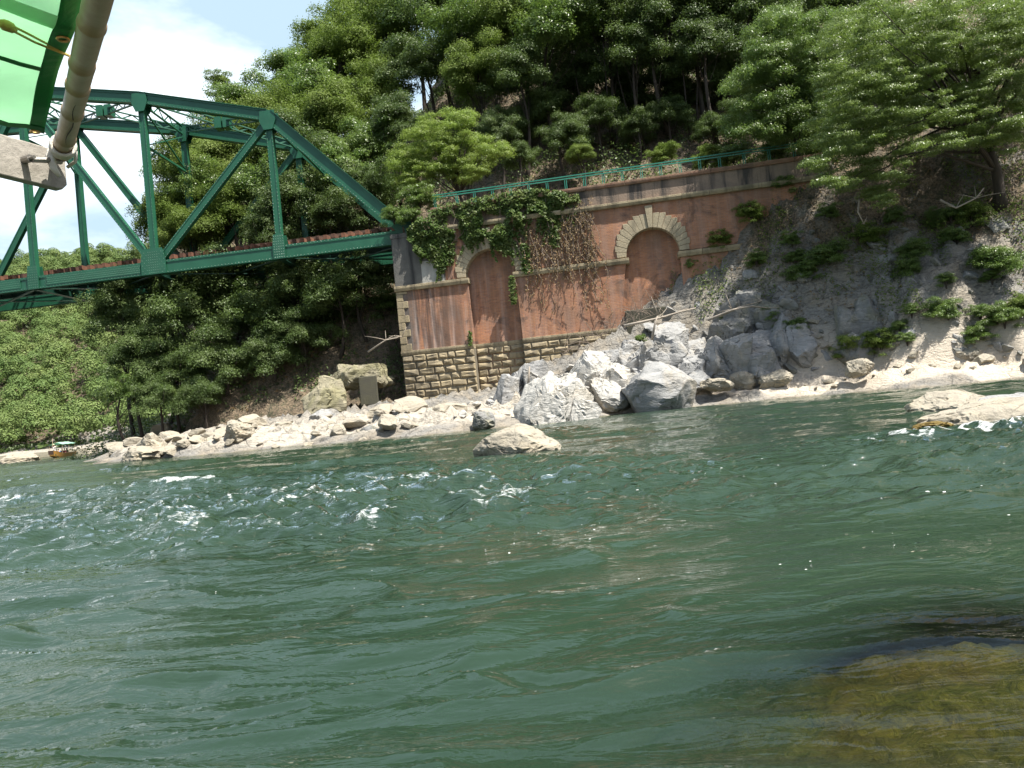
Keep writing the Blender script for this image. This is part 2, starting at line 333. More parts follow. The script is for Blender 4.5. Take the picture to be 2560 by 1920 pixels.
def m_water():
    t = NT('river_water'); v = t.co()
    dep = t.n('ShaderNodeAttribute', attribute_name='depth').outputs['Fac']; fz = t.n('ShaderNodeAttribute', attribute_name='foam').outputs['Fac']
    n1 = t.noise(t.co((.55, 1.5, 1.0), rot=(0, 0, R(6))), 5.0, 4, .55, .9); n2 = t.noise(t.co((.7, 1.3, 1.0)), 17, 3, .5, .5); n3 = t.noise(v, .16, 3)
    h = t.math('ADD', n1, t.math('MULTIPLY', n2, .22))
    ripple = t.n('ShaderNodeAttribute', attribute_name='ripple').outputs['Fac']
    b = t.n('ShaderNodeBump', {'Height': h, 'Strength': ripple, 'Distance': .05}).outputs[0]
    body = t.mix(t.ramp(n3, (.35, 0.0), (.65, 1.0)), (.014, .030, .018), (.026, .047, .028))
    dif = t.n('ShaderNodeBsdfDiffuse', {'Color': body, 'Normal': b}).outputs[0]
    clear = t.n('ShaderNodeBsdfTransparent', {'Color': (.80, .88, .62, 1)}).outputs[0]
    op = t.n('ShaderNodeMixShader', {0: dep}); t.t.links.new(clear, op.inputs[1]); t.t.links.new(dif, op.inputs[2])
    gl = t.n('ShaderNodeBsdfGlossy', {'Color': (1, 1, 1, 1), 'Roughness': .02, 'Normal': b}).outputs[0]
    fr = t.n('ShaderNodeFresnel', {'IOR': 1.40, 'Normal': b}).outputs[0]
    w = t.n('ShaderNodeMixShader', {0: fr}); t.t.links.new(op.outputs[0], w.inputs[1]); t.t.links.new(gl, w.inputs[2])
    fo = t.noise(t.co((.7, 1.4, 1)), 24, 6, .8, .4); fl = t.n('ShaderNodeTexVoronoi', {'Vector': t.co((.7, 1.3, 1)), 'Scale': 7.0}).outputs['Distance']
    fm = t.ramp(t.math('ADD', t.math('MULTIPLY', fo, .9), t.math('MULTIPLY', fz, .9)), (.80, 0.0), (1.12, .85))
    foam = t.n('ShaderNodeBsdfDiffuse', {'Color': (.78, .80, .80, 1)}).outputs[0]
    f = t.n('ShaderNodeMixShader', {0: fm}); t.t.links.new(w.outputs[0], f.inputs[1]); t.t.links.new(foam, f.inputs[2])
    return t.done(f.outputs[0])
M['water'] = m_water()

def m_simple(name, c1, c2, rough=.6, sc=(8, 8, 8), bump=.2, **k):
    t = NT(name); n = t.noise(t.co(sc), 1.0, 6, .6)
    return t.done(t.bsdf(t.mix(n, c1, c2), rough, t.bump(n, bump, .01), **k))
M['bamboo'] = m_simple('aged_bamboo', (.30, .20, .12), (.44, .34, .22), .45, (30, 30, 4))
tp = NT('weathered_plank'); np_ = tp.noise(tp.co((1.6, 45, 45), rot=(0, 0, R(-50))), 1.0, 7, .65); nk = tp.noise(tp.co(), 5, 4)
M['plank'] = tp.done(tp.bsdf(tp.mix(tp.ramp(nk, (.5, 0.0), (.7, .5)), tp.mix(np_, (.17, .155, .125), (.46, .42, .36)), (.14, .13, .11)), .85, tp.bump(np_, .5, .01)))
M['rope'] = m_simple('white_rope', (.55, .51, .44), (.72, .68, .60), .9, (60, 60, 60), .6)
M['cord'] = m_simple('yellow_cord', (.38, .30, .06), (.5, .42, .12), .8, (60, 60, 60), .6)
M['iron'] = m_simple('worn_iron', (.20, .19, .17), (.35, .33, .30), .45, (40, 40, 40), .2, Metallic=.8)
M['brass'] = m_simple('brass_eyelet', (.45, .28, .10), (.55, .36, .14), .35, (40, 40, 40), .1, Metallic=.9)
M['split_shadow'] = m_simple('split_shadow_wood', (.03, .02, .015), (.05, .035, .025), .9)
M['hull'] = m_simple('varnished_hull', (.30, .15, .03), (.42, .22, .05), .5, (3, 3, 14))
M['hull_dark'] = m_simple('dark_hull', (.05, .03, .02), (.09, .05, .035), .6)
M['iron_rust'] = m_simple('rusty_rail_steel', (.05, .03, .02), (.12, .07, .045), .7, (20, 20, 20), .3)
def m_cloth(name, c, trans=.5):
    t = NT(name); n = t.noise(t.co(), 7, 5, .6); w = t.noise(t.co((1, 1, 1)), 220, 2)
    col = t.mix(t.math('MULTIPLY', n, .5), c, tuple(x * .62 for x in c)); cr = t.noise(t.co((2.0, 9.0, 4.0), rot=(0, 0, .6)), 1.0, 4, .5, 1.2)
    p = t.bsdf(col, .7, t.bump(t.math('ADD', t.math('ADD', n, t.math('MULTIPLY', cr, 1.5)), t.math('MULTIPLY', w, .1)), .45, .02)); tr = t.n('ShaderNodeBsdfTranslucent', {'Color': col}).outputs[0]
    mx = t.n('ShaderNodeMixShader', {0: trans}); t.t.links.new(p, mx.inputs[1]); t.t.links.new(tr, mx.inputs[2]); return t.done(mx.outputs[0])
M['canopy'] = m_cloth('green_awning_cloth', (.62, .88, .66), .6)
M['canopy_hem'] = m_cloth('dark_green_hem', (.03, .26, .08), .35)
M['skin'] = m_simple('skin', (.42, .25, .17), (.50, .31, .21), .6)
def cloth(n, c): return m_simple(n, tuple(x * .85 for x in c), c, .85)
M['white'] = cloth('white_cotton', (.75, .75, .73)); M['blue'] = cloth('blue_cotton', (.10, .28, .62)); M['navy'] = cloth('navy_cotton', (.05, .05, .14)); M['red'] = cloth('dark_red_cotton', (.28, .03, .06)); M['olive'] = cloth('green_cotton', (.05, .12, .08)); M['black'] = cloth('black_hair', (.02, .018, .016)); M['grey'] = cloth('grey_cotton', (.35, .35, .36)); M['straw'] = cloth('straw_hat', (.62, .54, .34))

# ------------------------------------------------------------------ the lie of the land
WA = R(-9.5)                                    # the wall's direction in plan
wa = np.array([math.cos(WA), math.sin(WA)]); wnrm = np.array([-math.sin(WA), math.cos(WA)])
CORNER = np.array([-5.312, 39.3])
def wall_pt(t, s, z): p = CORNER + wa * t + wnrm * s; return Vector((p[0], p[1], z))
SHORE = np.array([(-260, 152), (-140, 150), (-96, 147), (-77, 141), (-69, 126), (-56, 102), (-45, 82), (-34, 62), (-26.5, 50), (-22, 42), (-18.8, 35.6), (-15.7, 32.2), (-12.8, 30.4), (-9.3, 30.1), (-5.9, 29.0), (-2.8, 28.3), (-.2, 29.7), (4.3, 30.8), (7.6, 31.8), (10, 31.2), (13.5, 30.0), (15, 28.4), (18.7, 27.6), (24, 26), (34, 23), (60, 16), (120, 4)], float)
FOOT = np.array([(-60, 150), (-34, 90), (-26.5, 62), (-21.5, 47), (-17.5, 41.5), (-12, 40.6), (-5.5, 40.2), (0, 48), (40, 48)], float)
FARF = np.array([(-340, 168), (-140, 157), (-110, 155), (-80, 153), (-50, 140), (-20, 130), (60, 150), (200, 170)], float)
def sdist(x, y, P):
    best = np.full(x.shape, 1e9); sg = np.ones(x.shape)
    for (x0, y0), (x1, y1) in zip(P[:-1], P[1:]):
        dx, dy = x1 - x0, y1 - y0; l2 = dx * dx + dy * dy
        t = np.clip(((x - x0) * dx + (y - y0) * dy) / l2, 0, 1)
        d = np.hypot(x - x0 - t * dx, y - y0 - t * dy); c = dx * (y - y0) - dy * (x - x0)
        m = d < best - 1e-6; best = np.where(m, d, best); sg = np.where(m, np.sign(c), sg)
    return best * sg
GT = [-6, 0, 3.3, 4.98, 6.29, 8.77, 10.83, 11.83, 13.27, 14.13, 15.13, 16.15, 17.59, 19.32, 20.6, 24, 40]
GZ = [1.5, 1.45, 1.5, 1.75, 2.6, 3.4, 4.4, 4.6, 5.5, 6.4, 7.0, 8.0, 9.4, 10.3, 10.8, 11.4, 12.5]
def water_drop(x, y): return -.93 * sstep(44, 112, y + 0 * x) * sstep(-12, -26, x)
def land(x, y, rough=True):
    x, y = np.asarray(x, float), np.asarray(y, float)
    d = sdist(x, y, SHORE) + (.5 * fb2(x * .45, y * .45, 3, 5) if rough else 0); drop = water_drop(x, y)
    px, py = x - CORNER[0], y - CORNER[1]; t = px * wa[0] + py * wa[1]; s = px * wnrm[0] + py * wnrm[1]
    bed = np.where(d < 0, np.maximum(-2.3, d * .32), 0)
    shelf = .32 * sstep(0, .7, d) + .13 * np.clip(d, 0, 6)
    z = bed + shelf
    # rising ground in front of the wall and to its right
    zf = np.interp(t, GT, GZ)
    fr = np.clip((d - 2.0) / np.maximum(d - 2.0 + np.maximum(-s, 0), .3), 0, 1)
    zr = .62 + (zf - .62) * fr ** 1.05
    z = np.where((t > -4) & (d > 1.2), np.where(t < 0, z + (np.maximum(z, zr) - z) * sstep(-4, 0, t), np.maximum(z * 0 + .5, zr)), z)
    # hill on the left of the abutment, under and behind the bridge
    dh = sdist(x, y, FOOT); hl = 1.25 * np.clip(dh, 0, 9) + .95 * np.clip(dh - 9, 0, 70)
    z = np.where((t < .25) & (dh > 0), np.maximum(z, 1.2 + hl), z)
    # railway bed behind the wall, then the hill
    bed_ = 10.55 + np.clip(s - 5.2, 0, 4) * 1.1 + np.clip(s - 9.2, 0, 60) * .95
    wl = sstep(-9, .25, t) * sstep(3, 8, s); z = np.where(t < .25, z * (1 - wl) + np.maximum(bed_, z) * wl, z)
    z = np.where((t >= .25) & (s > .45), np.where(t > 19, np.maximum(bed_, z), bed_), z)
    # the far valley side
    df = sdist(x, y, FARF) + 9 * fb2(x * .018, y * .018, 3, 41)
    far = np.minimum(.55 * np.clip(df, 0, 400), 57 + .05 * np.clip(df, 0, 400))
    z = np.where(df > 0, np.maximum(z, far + .8), z)
    if rough:
        ridg = 1 - np.abs(fb2(x * .55 + .4 * y, y * .8 - .3 * x, 4, 11))
        k = np.clip(d, 0, 1.5) / 1.5; s2 = (x * .55 + y * .5 + z * 1.3) * 1.25 + .9 * fb2(x * .6, y * .6, 3, 69); sw2 = s2 - np.floor(s2); z = z + (t < 13) * (s < .5) * sstep(.2, 1.2, d) * (d < 12) * (.42 * (sw2 ** 2 - .35)) * (.4 + .6 * sstep(-.3, .3, fb2(x * .4, y * .4, 2, 70)))
        z = z + k * (.34 * (ridg - .55) + .14 * fb2(x * 2.1, y * 2.1, 3, 23)) * np.where((t > .2) & (s > .3) & (s < 5.5) & (t < 19), .1, 1) * np.where(s > 5, 1.8, 1)
        crag = sstep(6, 10, t) * (s < .5) * sstep(2.4, 4, d); st_ = (x * .8 + z * 1.1 + y * .35) * 1.1 + .9 * fb2(x * .5, y * .5, 3, 66); saw = st_ - np.floor(st_)
        z = z + crag * (.38 * (saw ** 2 - .4) + .55 * fb2(x * .42, y * .42, 3, 67) + .3 * (.6 - np.abs(fb2(x * 1.1, y * 1.1, 3, 68))))
        z = z + .25 * fb2(x * .7, y * .7, 3, 31) * (d < 0)
    return z + drop * (d < 3) + drop * np.clip(1 - (d - 3) / 10, 0, 1) * (d >= 3)
def land1(x, y): return float(land(np.array([x]), np.array([y]))[0])

def hit(px, py, Y0=22.0, Y1=140.0):
    """where the line of sight through this column and row of the photograph meets the ground"""
    d = ray(px, py); Y = np.linspace(Y0, Y1, 900); k = Y / d.y; x, z = d.x * k, EYE + d.z * k; g_ = land(x, Y); b_ = np.nonzero(z < g_)[0]
    i = int(b_[0]) if len(b_) else int(np.argmin(np.abs(z - g_))); return Vector((x[i], Y[i], g_[i]))
xs = np.concatenate([np.arange(-340, -80, 5.0), np.arange(-80, -28, 1.0), np.arange(-28, 26, .22), np.arange(26, 60, 1.2), np.arange(60, 160, 6.0)])
ys = np.concatenate([np.arange(-12, 2, 1.0), np.arange(2, 24, .5), np.arange(24, 48, .2), np.arange(48, 80, .7), np.arange(80, 340, 4.0)])
gx, gy = np.meshgrid(xs, ys); gz = land(gx, gy)
def grid_quads(nr, nc):
    i = np.arange(nr - 1)[:, None] * nc + np.arange(nc - 1)[None, :]
    return np.stack([i, i + 1, i + nc + 1, i + nc], -1).reshape(-1, 4)
gm = np_mesh('ground', np.stack([gx, gy, gz], -1).reshape(-1, 3), grid_quads(len(ys), len(xs)), smooth=True)
gd = sdist(gx, gy, SHORE); pxx, pyy = gx - CORNER[0], gy - CORNER[1]; gt = pxx * wa[0] + pyy * wa[1]; gs = pxx * wnrm[0] + pyy * wnrm[1]
sandw = sstep(.2, .9, gd) * sstep(3.3, 2.0, gd) * sstep(12.0, 15.5, gt) + .8 * sstep(.0, .5, gd) * sstep(1.6, .8, gd) * sstep(4, 7, gt)
soilw = np.where(gs > 0, 1.0, 0) * np.where(gt > 0, 1, 0) + sstep(-4.0, -.5, sdist(gx, gy, FOOT)) * (gt < .3) * (gs > -1.5) + .60 * sstep(12, 16, gt) * sstep(3.8, 7.5, gz) * (gs <= 0)  # soil under the bridge also darkens the bank in place of tree shade
soilw = np.clip(soilw + sstep(4, 14, sdist(gx, gy, FARF)), 0, 1)
attr(gm, 'bleach', sstep(6.5, 3.0, gd) * sstep(.1, .6, gd) * sstep(2.2, 1.2, gz)); attr(gm, 'sand', np.clip(sandw, 0, 1)); attr(gm, 'soil', soilw)
tag(link('ground', gm, M['ground']), kind='structure')

# ------------------------------------------------------------------ the river
rng = np.random.default_rng(7)
SUB = atz(2330, 1850, -.15)                       # the submerged rock close to the boat
def submerged(x, y):
    q = ((x - 1.80) / 1.50) ** 2 + ((y - 1.92) / .96) ** 2 + .35 * fb2(x * 1.3, y * 1.3, 2, 78)
    return -.075 - .15 * np.clip(q, 0, 5) - 2.0 * sstep(2.3, 3.6, q) + .014 * fb2(x * 5, y * 5, 3, 77)
rad = 0.9 * np.exp(np.linspace(0, math.log(260 / .9), 850)); ang = np.radians(np.linspace(-74, 66, 860))
aa, rr = np.meshgrid(ang, rad); wx, wy = rr * np.sin(aa), rr * np.cos(aa)
def waves(x, y):
    r = np.hypot(x, y)
    wr = fb2(x * .10, y * .16, 2, 3)
    lod1 = sstep(70, 25, r); lod2 = sstep(28, 9, r); lod3 = sstep(11, 4, r)
    yy = y + .12 * x + 1.6 * wr
    h = .050 * fb2(x * .17, yy * .36, 2, 51) + .045 * lod1 * fb2(x * .45 + wr, yy * .95, 2, 52)
    pat = .30 + 1.15 * sstep(-.45, .55, fb2(x * .22 + 3, yy * .4, 3, 57))                 # smooth glides between rougher patches
    wx_ = x + .75 * fb2(x * .42, y * .42, 3, 58); wy_ = yy + .55 * fb2(x * .42 + 9, y * .42, 3, 59)
    rd = 1 - np.abs(vn2(wx_ * .62 + .8 * wr, wy_ * 1.5, 53)); h = h + .060 * lod1 * pat * (rd ** 2 - .4)
    rd2 = 1 - np.abs(vn2(wx_ * 1.5 + 2 * wr, wy_ * 3.3, 54)); h = h + .029 * lod2 * pat * (rd2 ** 2 - .4)
    h = h + .014 * lod2 * pat * vn2(wx_ * 2.9, wy_ * 6.4, 55) + .0068 * lod3 * pat ** 1.5 * vn2(wx_ * 6.5 + wy_, wy_ * 13, 56) + .0026 * sstep(7, 2.5, r) * pat ** 1.5 * vn2(wx_ * 15 + 2 * wy_, wy_ * 27, 60)
    # rapids
    def blob(cx, cy, ax, ay): return np.exp(-((x - cx) / ax) ** 2 - ((y - cy - .04 * (x - cx)) / ay) ** 2)
    z1 = np.clip(blob(-3.6, 9.0, 4.2, 2.8) + .5 * blob(-.4, 7.2, 2.2, 1.3) + .35 * blob(2.2, 6.0, 2.4, .9) + .9 * blob(-8.2, 13.2, 3.6, .75) + .8 * blob(-1.2, 8.8, 2.0, 1.8) + .5 * blob(-2.0, 12.3, 1.6, 1.2), 0, 1)
    z2 = np.clip(blob(5.2, 8.8, 2.4, 1.0) + .7 * blob(4.6, 6.6, 2.8, 1.1), 0, 1)
    zz = np.maximum(z1, z2)
    chop = 1 - np.abs(fb2(x * 1.3, y * 1.9, 3, 61)); chop2 = 1 - np.abs(fb2(x * 3.1, y * 4.6, 2, 62))
    h = h + zz * (.15 * (chop - .45) + .06 * (chop2 - .4) + .022 * sstep(20, 8, r) * vn2(x * 6.3, y * 9.5, 63))
    crest = blob(-5.9, 13.4, 1.1, .3) * .12 + blob(-8.2, 13.1, 2.4, .3) * .10; h = h + crest
    foam = np.clip(.50 * sstep(.72, 1.05, chop) * z1 ** 1.3 + .42 * sstep(.62, 1.0, chop2) * z2 + .44 * blob(-5.9, 13.3, .9, .25) * sstep(.3, .9, chop2) + .42 * blob(-8.6, 13.0, 2.4, .28) * sstep(.3, .9, chop2) + .42 * blob(-1.15, 14.0, .45, .35) + .40 * blob(4.9, 9.2, .9, .35) * sstep(.5, 1.0, chop2) + .36 * blob(6.0, 9.3, 1.4, .3) * sstep(.5, 1.0, chop2), 0, .5)
    return h, foam, zz
wh, wf, wz = waves(wx, wy)
shore_d = sdist(wx, wy, SHORE); calm = sstep(.5, -5, shore_d) * .8 + .2
wh = wh * calm * (1 - .5 * np.exp(-((wx - 1.6) / 1.3) ** 2 - ((wy - 2.2) / .8) ** 2)) + water_drop(wx, wy)
wbed = land(wx, wy, True); wbed = np.maximum(wbed, submerged(wx, wy))
depth = np.clip(wh - wbed, 0, 4)
opac = 1 - np.exp(-(np.maximum(depth - .12, 0) * 9.0 + depth * .6))
farfoam = np.exp(-((wx + 60) / 9) ** 2 - ((wy - 94) / 3.5) ** 2) * .35
wm = np_mesh('river_water', np.stack([wx, wy, wh], -1).reshape(-1, 3), grid_quads(len(rad), len(ang)), smooth=True)
attr(wm, 'depth', opac); attr(wm, 'foam', np.clip(wf + farfoam, 0, 1)); attr(wm, 'ripple', np.clip(.34 + .5 * wz + .28 * sstep(3, 12, np.hypot(wx, wy)), 0, .95))
tag(link('river_water', wm, M['water']), kind='structure')

# ------------------------------------------------------------------ rocks
_bm = bmesh.new(); bmesh.ops.create_icosphere(_bm, subdivisions=5, radius=1.0); _bm.verts.ensure_lookup_table()
ICO = np.array([v.co[:] for v in _bm.verts]); ICOF = np.array([[v.index for v in f.verts] for f in _bm.faces]); _bm.free()
_bm = bmesh.new(); bmesh.ops.create_icosphere(_bm, subdivisions=3, radius=1.0)
ICO3 = np.array([v.co[:] for v in _bm.verts]); ICOF3 = np.array([[v.index for v in f.verts] for f in _bm.faces]); _bm.free()
def rock_mesh(name, size, seed, cuts=16, lo=.62, strata=.0, rough=.05, coarse=False, tilt=.4, boxy=0.0, grooves=1.0):
    g = np.random.default_rng(seed); P = (ICO3 if coarse else ICO).copy(); Fc = ICOF3 if coarse else ICOF
    if boxy: P = np.sign(P) * np.abs(P) ** (1 - boxy)
    P = P + .22 * np.stack([fb3(*(P * 1.3).T, 2, seed + i) for i in range(3)], -1)
    for i in range(cuts):
        nn = g.normal(size=3); nn /= np.linalg.norm(nn); dd = g.uniform(lo, .98)
        e = np.maximum(P @ nn - dd, 0); P = P - np.outer(e * .93, nn)
    nrm = P / np.linalg.norm(P, axis=1, keepdims=True); sz = np.array(size) / 2
    f3 = fb3(*(P * 3.1).T, 4, seed + 9, .55); P = P + nrm * (rough * f3)[:, None]
    gv = 1 - np.abs(fb3(*(P * 1.9 + 5).T, 3, seed + 21)); gv2 = 1 - np.abs(fb3(*(P * 4.3).T, 2, seed + 31))
    P = P - nrm * (grooves * (.075 * np.clip((gv - .86) / .14, 0, 1) ** 1.5 + .035 * np.clip((gv2 - .84) / .16, 0, 1) ** 1.5) - rough * .35 * fb3(*(P * 11).T, 3, seed + 12, .6))[:, None]
    if strata:
        ax = np.array([math.sin(tilt), .25, math.cos(tilt)]); q = P @ ax * 6 + 1.1 * fb3(*(P * 1.7).T, 2, seed + 4)
        saw = q - np.floor(q); P = P + nrm * (strata * (saw ** 2 - .4) * (.5 + .5 * vn3(*(P * 2).T, seed + 6)))[:, None]
    lo_, hi_ = P.min(0), P.max(0); P = (P - (lo_ + hi_) / 2) / ((hi_ - lo_) / 2) * sz
    me = np_mesh(name, P, Fc, smooth=not coarse and strata == 0, tri=True)
    if not coarse:
        me.polygons.foreach_set('use_smooth', np.ones(len(Fc), bool)); me.set_sharp_from_angle(angle=R(28))
    return me
def outcrop_mesh(name, size, seed, n=9, dip=.6, cuts=12, strata=.06):
    """a fractured outcrop: jointed blocks of one bedding direction, grown together in one mesh"""
    g = np.random.default_rng(seed); W, D, H = size; VV, FF, off = [], [], 0
    for i in range(n):
        u = (i + .5) / n * 2 - 1; w = W * g.uniform(.30, .46); d = D * g.uniform(.5, .8); h = H * g.uniform(.6, 1.0) * (1 - .42 * abs(u) ** 1.6) * (1 if i % 3 else .8)
        me = rock_mesh('tmp', (w, d, h * 1.15), seed * 37 + i, cuts=cuts, lo=.58, strata=strata, rough=.03, boxy=.38, tilt=dip, grooves=.9)
        co = np.empty(len(me.vertices) * 3, np.float32); me.vertices.foreach_get('co', co); co = co.reshape(-1, 3).copy(); fi = np.empty(len(me.polygons) * 3, np.int32); me.polygons.foreach_get('vertices', fi); bpy.data.meshes.remove(me)
        a_ = dip * g.uniform(.5, 1.1) * .7; ca, sa = math.cos(a_), math.sin(a_); x, z = co[:, 0] * ca + co[:, 2] * sa * .8, -co[:, 0] * sa * .8 + co[:, 2] * ca; rz_ = g.normal() * .3; cb, sb = math.cos(rz_), math.sin(rz_)
        x, y = x * cb - co[:, 1] * sb, x * sb + co[:, 1] * cb; back = g.uniform(-.28, .28) * D + (h / H - .5) * D * .25
        VV.append(np.stack([x + u * W * .36, y + back, z - H / 2 + h * .5], 1)); FF.append(fi.reshape(-1, 3) + off); off += len(co)
    V = np.concatenate(VV); lo_, hi_ = V.min(0), V.max(0); V = (V - [(lo_[0] + hi_[0]) / 2, (lo_[1] + hi_[1]) / 2, lo_[2]]) * [W / (hi_[0] - lo_[0]), 1, H / (hi_[2] - lo_[2])] - [0, 0, H / 2]
    me = np_mesh(name, V, np.concatenate(FF), True, tri=True); me.set_sharp_from_angle(angle=R(30)); return me
def rock(name, px0, px1, ytop, ybot, Y, dep, mat, seed, label, cat='rock', group=None, sink=.3, rz=0.0, **k):
    """a rock that spans these columns and rows of the photograph at distance Y"""
    pm = at((px0 + px1) / 2, ybot, Y); w = abs(px1 - px0) / F * Y; h = abs(ybot - ytop) / F * Y
    tot = h * (1 + sink)
    n_ = k.pop('blocks', 0); me = outcrop_mesh(name, (w, dep, tot), seed, n_, k.get('tilt', .6)) if n_ else rock_mesh(name, (w, dep, tot), seed, **k)
    o = link(name, me, M[mat], loc=(pm.x, pm.y, pm.z + h - tot / 2)); o.rotation_euler = (0, 0, rz)
    return tag(o, label, cat, group)
rock('boulder', 1560, 1752, 898, 1036, 31.0, 2.6, 'rock_grey', 12, 'smooth faceted grey boulder at the water edge, cracked across its middle', 'boulder', cuts=20, lo=.6, rough=.02, grooves=.5)
rock('rock_outcrop', 1268, 1500, 926, 1066, 30.2, 2.8, 'rock_white', 21, 'bleached white outcrop with a dark upright edge, left of the grey boulder', 'rock', blocks=7, tilt=.8)
rock('rock_outcrop', 1330, 1625, 874, 1012, 32.4, 3.2, 'rock_white', 22, 'bright white ledge of bedrock behind the outcrop with the dark edge', 'rock', blocks=9, tilt=.55)
rock('rock_outcrop', 1210, 1430, 900, 1020, 34.0, 2.6, 'rock_grey', 23, 'grey rock skirt leaning against the masonry base of the wall', 'rock', blocks=8, tilt=.5)
rock('rock_outcrop', 1560, 1830, 800, 945, 34.2, 3.4, 'rock_grey', 24, 'grey blocky bedrock right below the second arch, above the white ledge', 'rock', blocks=10, tilt=.6)
rock('rock_outcrop', 1690, 1970, 835, 950, 33.4, 3.0, 'rock_grey', 25, 'broad sloping slab of grey bedrock right of the grey boulder', 'rock', blocks=10, tilt=.45)
rock('rock_outcrop', 1850, 2110, 775, 915, 33.8, 3.0, 'rock_grey', 26, 'grey cracked crag under the leaf covered slope', 'rock', blocks=11, tilt=.6)
rock('rock_outcrop', 1450, 1640, 850, 935, 35.0, 2.2, 'rock_grey', 27, 'grey rock knob under the drift branches at the wall foot', 'rock', blocks=7, tilt=.5)
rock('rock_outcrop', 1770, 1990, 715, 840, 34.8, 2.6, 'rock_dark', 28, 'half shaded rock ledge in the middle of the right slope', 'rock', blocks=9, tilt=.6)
rock('rock_outcrop', 2070, 2360, 690, 888, 33.2, 2.6, 'rock_dark', 29, 'tall shaded cliff of shade-toned rock under the feathery tree', 'cliff', blocks=14, tilt=.35)
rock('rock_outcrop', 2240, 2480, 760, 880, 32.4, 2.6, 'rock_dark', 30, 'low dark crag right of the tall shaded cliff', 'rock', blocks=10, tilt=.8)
rock('rock_outcrop', 2400, 2720, 765, 866, 31.6, 2.8, 'rock_grey', 31, 'grey crag at the right edge above the pale beach', 'rock', blocks=11, tilt=.6)
rock('midstream_rock', 1184, 1404, 1060, 1142, 14.0, 1.25, 'rock_tan', 40, 'rounded tan rock alone in the middle of the river', 'rock', cuts=12, lo=.7, sink=.5, rough=.03)
rock('river_rock', 2284, 2640, 998, 1092, 9.9, .95, 'rock_tan', 41, 'tan river rock with yellow moss on its lower left end', 'rock', cuts=12, lo=.7, sink=.5, rough=.03)
rock('river_rock', 2278, 2480, 974, 1024, 13.2, 1.2, 'rock_tan', 42, 'flat whitish rock behind the mossy river rock', 'rock', cuts=8, lo=.78, sink=.8, rough=.04)
rock('river_rock', 2426, 2680, 982, 1050, 11.2, .9, 'rock_grey', 43, 'grey angular river rock leaning over the mossy one', 'rock', cuts=16, lo=.62, sink=.5, rough=.03)
rock('shore_boulder', 338, 428, 1080, 1140, 33.4, 1.6, 'rock_tan', 50, 'pale boulder with a dark cleft at the left end of the rock shelf', 'boulder', cuts=16)
rock('shore_boulder', 300, 404, 1116, 1154, 31.2, 1.3, 'rock_tan', 51, 'low pale boulder at the waterline, leftmost of the near bank', 'boulder', cuts=12, lo=.72)
rock('shore_boulder', 1180, 1240, 1026, 1068, 28.6, .8, 'rock_dark', 52, 'small dark boulder on the pale shelf before the wall corner', 'boulder', cuts=14)
rock('shore_boulder', 756, 880, 950, 1052, 37.6, 2.2, 'rock_moss', 53, 'yellow mossy boulder in front of the concrete ruin under the bridge', 'boulder', cuts=20)
rock('shore_boulder', 770, 840, 1022, 1058, 34.0, 1.2, 'rock_grey', 54, 'grey boulder just below the yellow mossy boulder', 'boulder', cuts=16)
rock('shore_boulder', 2116, 2184, 896, 934, 30.6, .9, 'rock_tan', 55, 'pointed tan boulder standing on the pale beach', 'boulder', cuts=14)
rock('shore_boulder', 2376, 2452, 868, 902, 30.2, .9, 'rock_tan', 56, 'long brown boulder at the foot of the dark crag', 'boulder', cuts=14)
rock('shore_boulder', 1752, 1836, 944, 972, 31.6, .9, 'rock_tan', 57, 'tan slab with a shadowed undercut at the back of the beach', 'boulder', cuts=14, boxy=.3)
rock('shore_boulder', 1820, 1894, 926, 966, 32.2, 1.0, 'rock_tan', 58, 'tan wedge of rock right of the undercut slab', 'boulder', cuts=14, boxy=.2)
rock('shore_boulder', 1896, 1980, 922, 962, 31.8, 1.0, 'rock_tan', 59, 'low tan slab right of the tan wedge', 'boulder', cuts=14, boxy=.25)
rock('shore_boulder', 560, 640, 1050, 1100, 31.2, 1.4, 'rock_tan', 60, 'rounded pale hump at the middle of the left rock shelf', 'boulder', cuts=12)
rock('shore_boulder', 890, 960, 1062, 1098, 29.6, .9, 'rock_dark', 61, 'dark wet boulder in a notch of the left rock shelf', 'boulder', cuts=14)
ms = rock_mesh('submerged_rock', (2.4, 1.8, 1.3), 70, cuts=10, lo=.72)
def m_algae():
    t = NT('algae_covered_rock'); v = t.co(); n = t.noise(v, 15, 7, .7, 1.6); n2 = t.noise(v, 3, 4)
    col = t.mix(t.ramp(n, (.34, 0.0), (.68, 1.0)), (.010, .011, .002), (.105, .078, .015)); col = t.mix(t.ramp(n2, (.45, 0.0), (.65, .7)), col, (.085, .045, .012))
    return t.done(t.bsdf(col, .9, t.bump(n, .9, .06)))
M['algae'] = m_algae()
sub_n = 150; sx, sy = np.meshgrid(np.linspace(-.6, 3.6, sub_n), np.linspace(.8, 3.9, sub_n)); sz_ = np.maximum(submerged(sx, sy) + .025 * fb2(sx * 14, sy * 14, 4, 5), -1.6)
lowz = np.full(sub_n * sub_n, -1.75)
tv = np.concatenate([np.stack([sx, sy, sz_], -1).reshape(-1, 3), np.stack([sx.ravel(), sy.ravel(), lowz], -1)])
qd = grid_quads(sub_n, sub_n); N2 = sub_n * sub_n
edge = list(range(sub_n)) + [i * sub_n + sub_n - 1 for i in range(1, sub_n)] + [N2 - 1 - i for i in range(1, sub_n)] + [(sub_n - 1 - i) * sub_n for i in range(1, sub_n - 1)]
sk = np.array([[edge[i], edge[i] + N2, edge[(i + 1) % len(edge)] + N2, edge[(i + 1) % len(edge)]] for i in range(len(edge))])
tag(link('submerged_rock', np_mesh('submerged_rock', tv, np.concatenate([qd, qd[:, ::-1] + N2, sk]), True), M['algae']), 'brown algae covered rock just under the water beside the boat', 'rock')
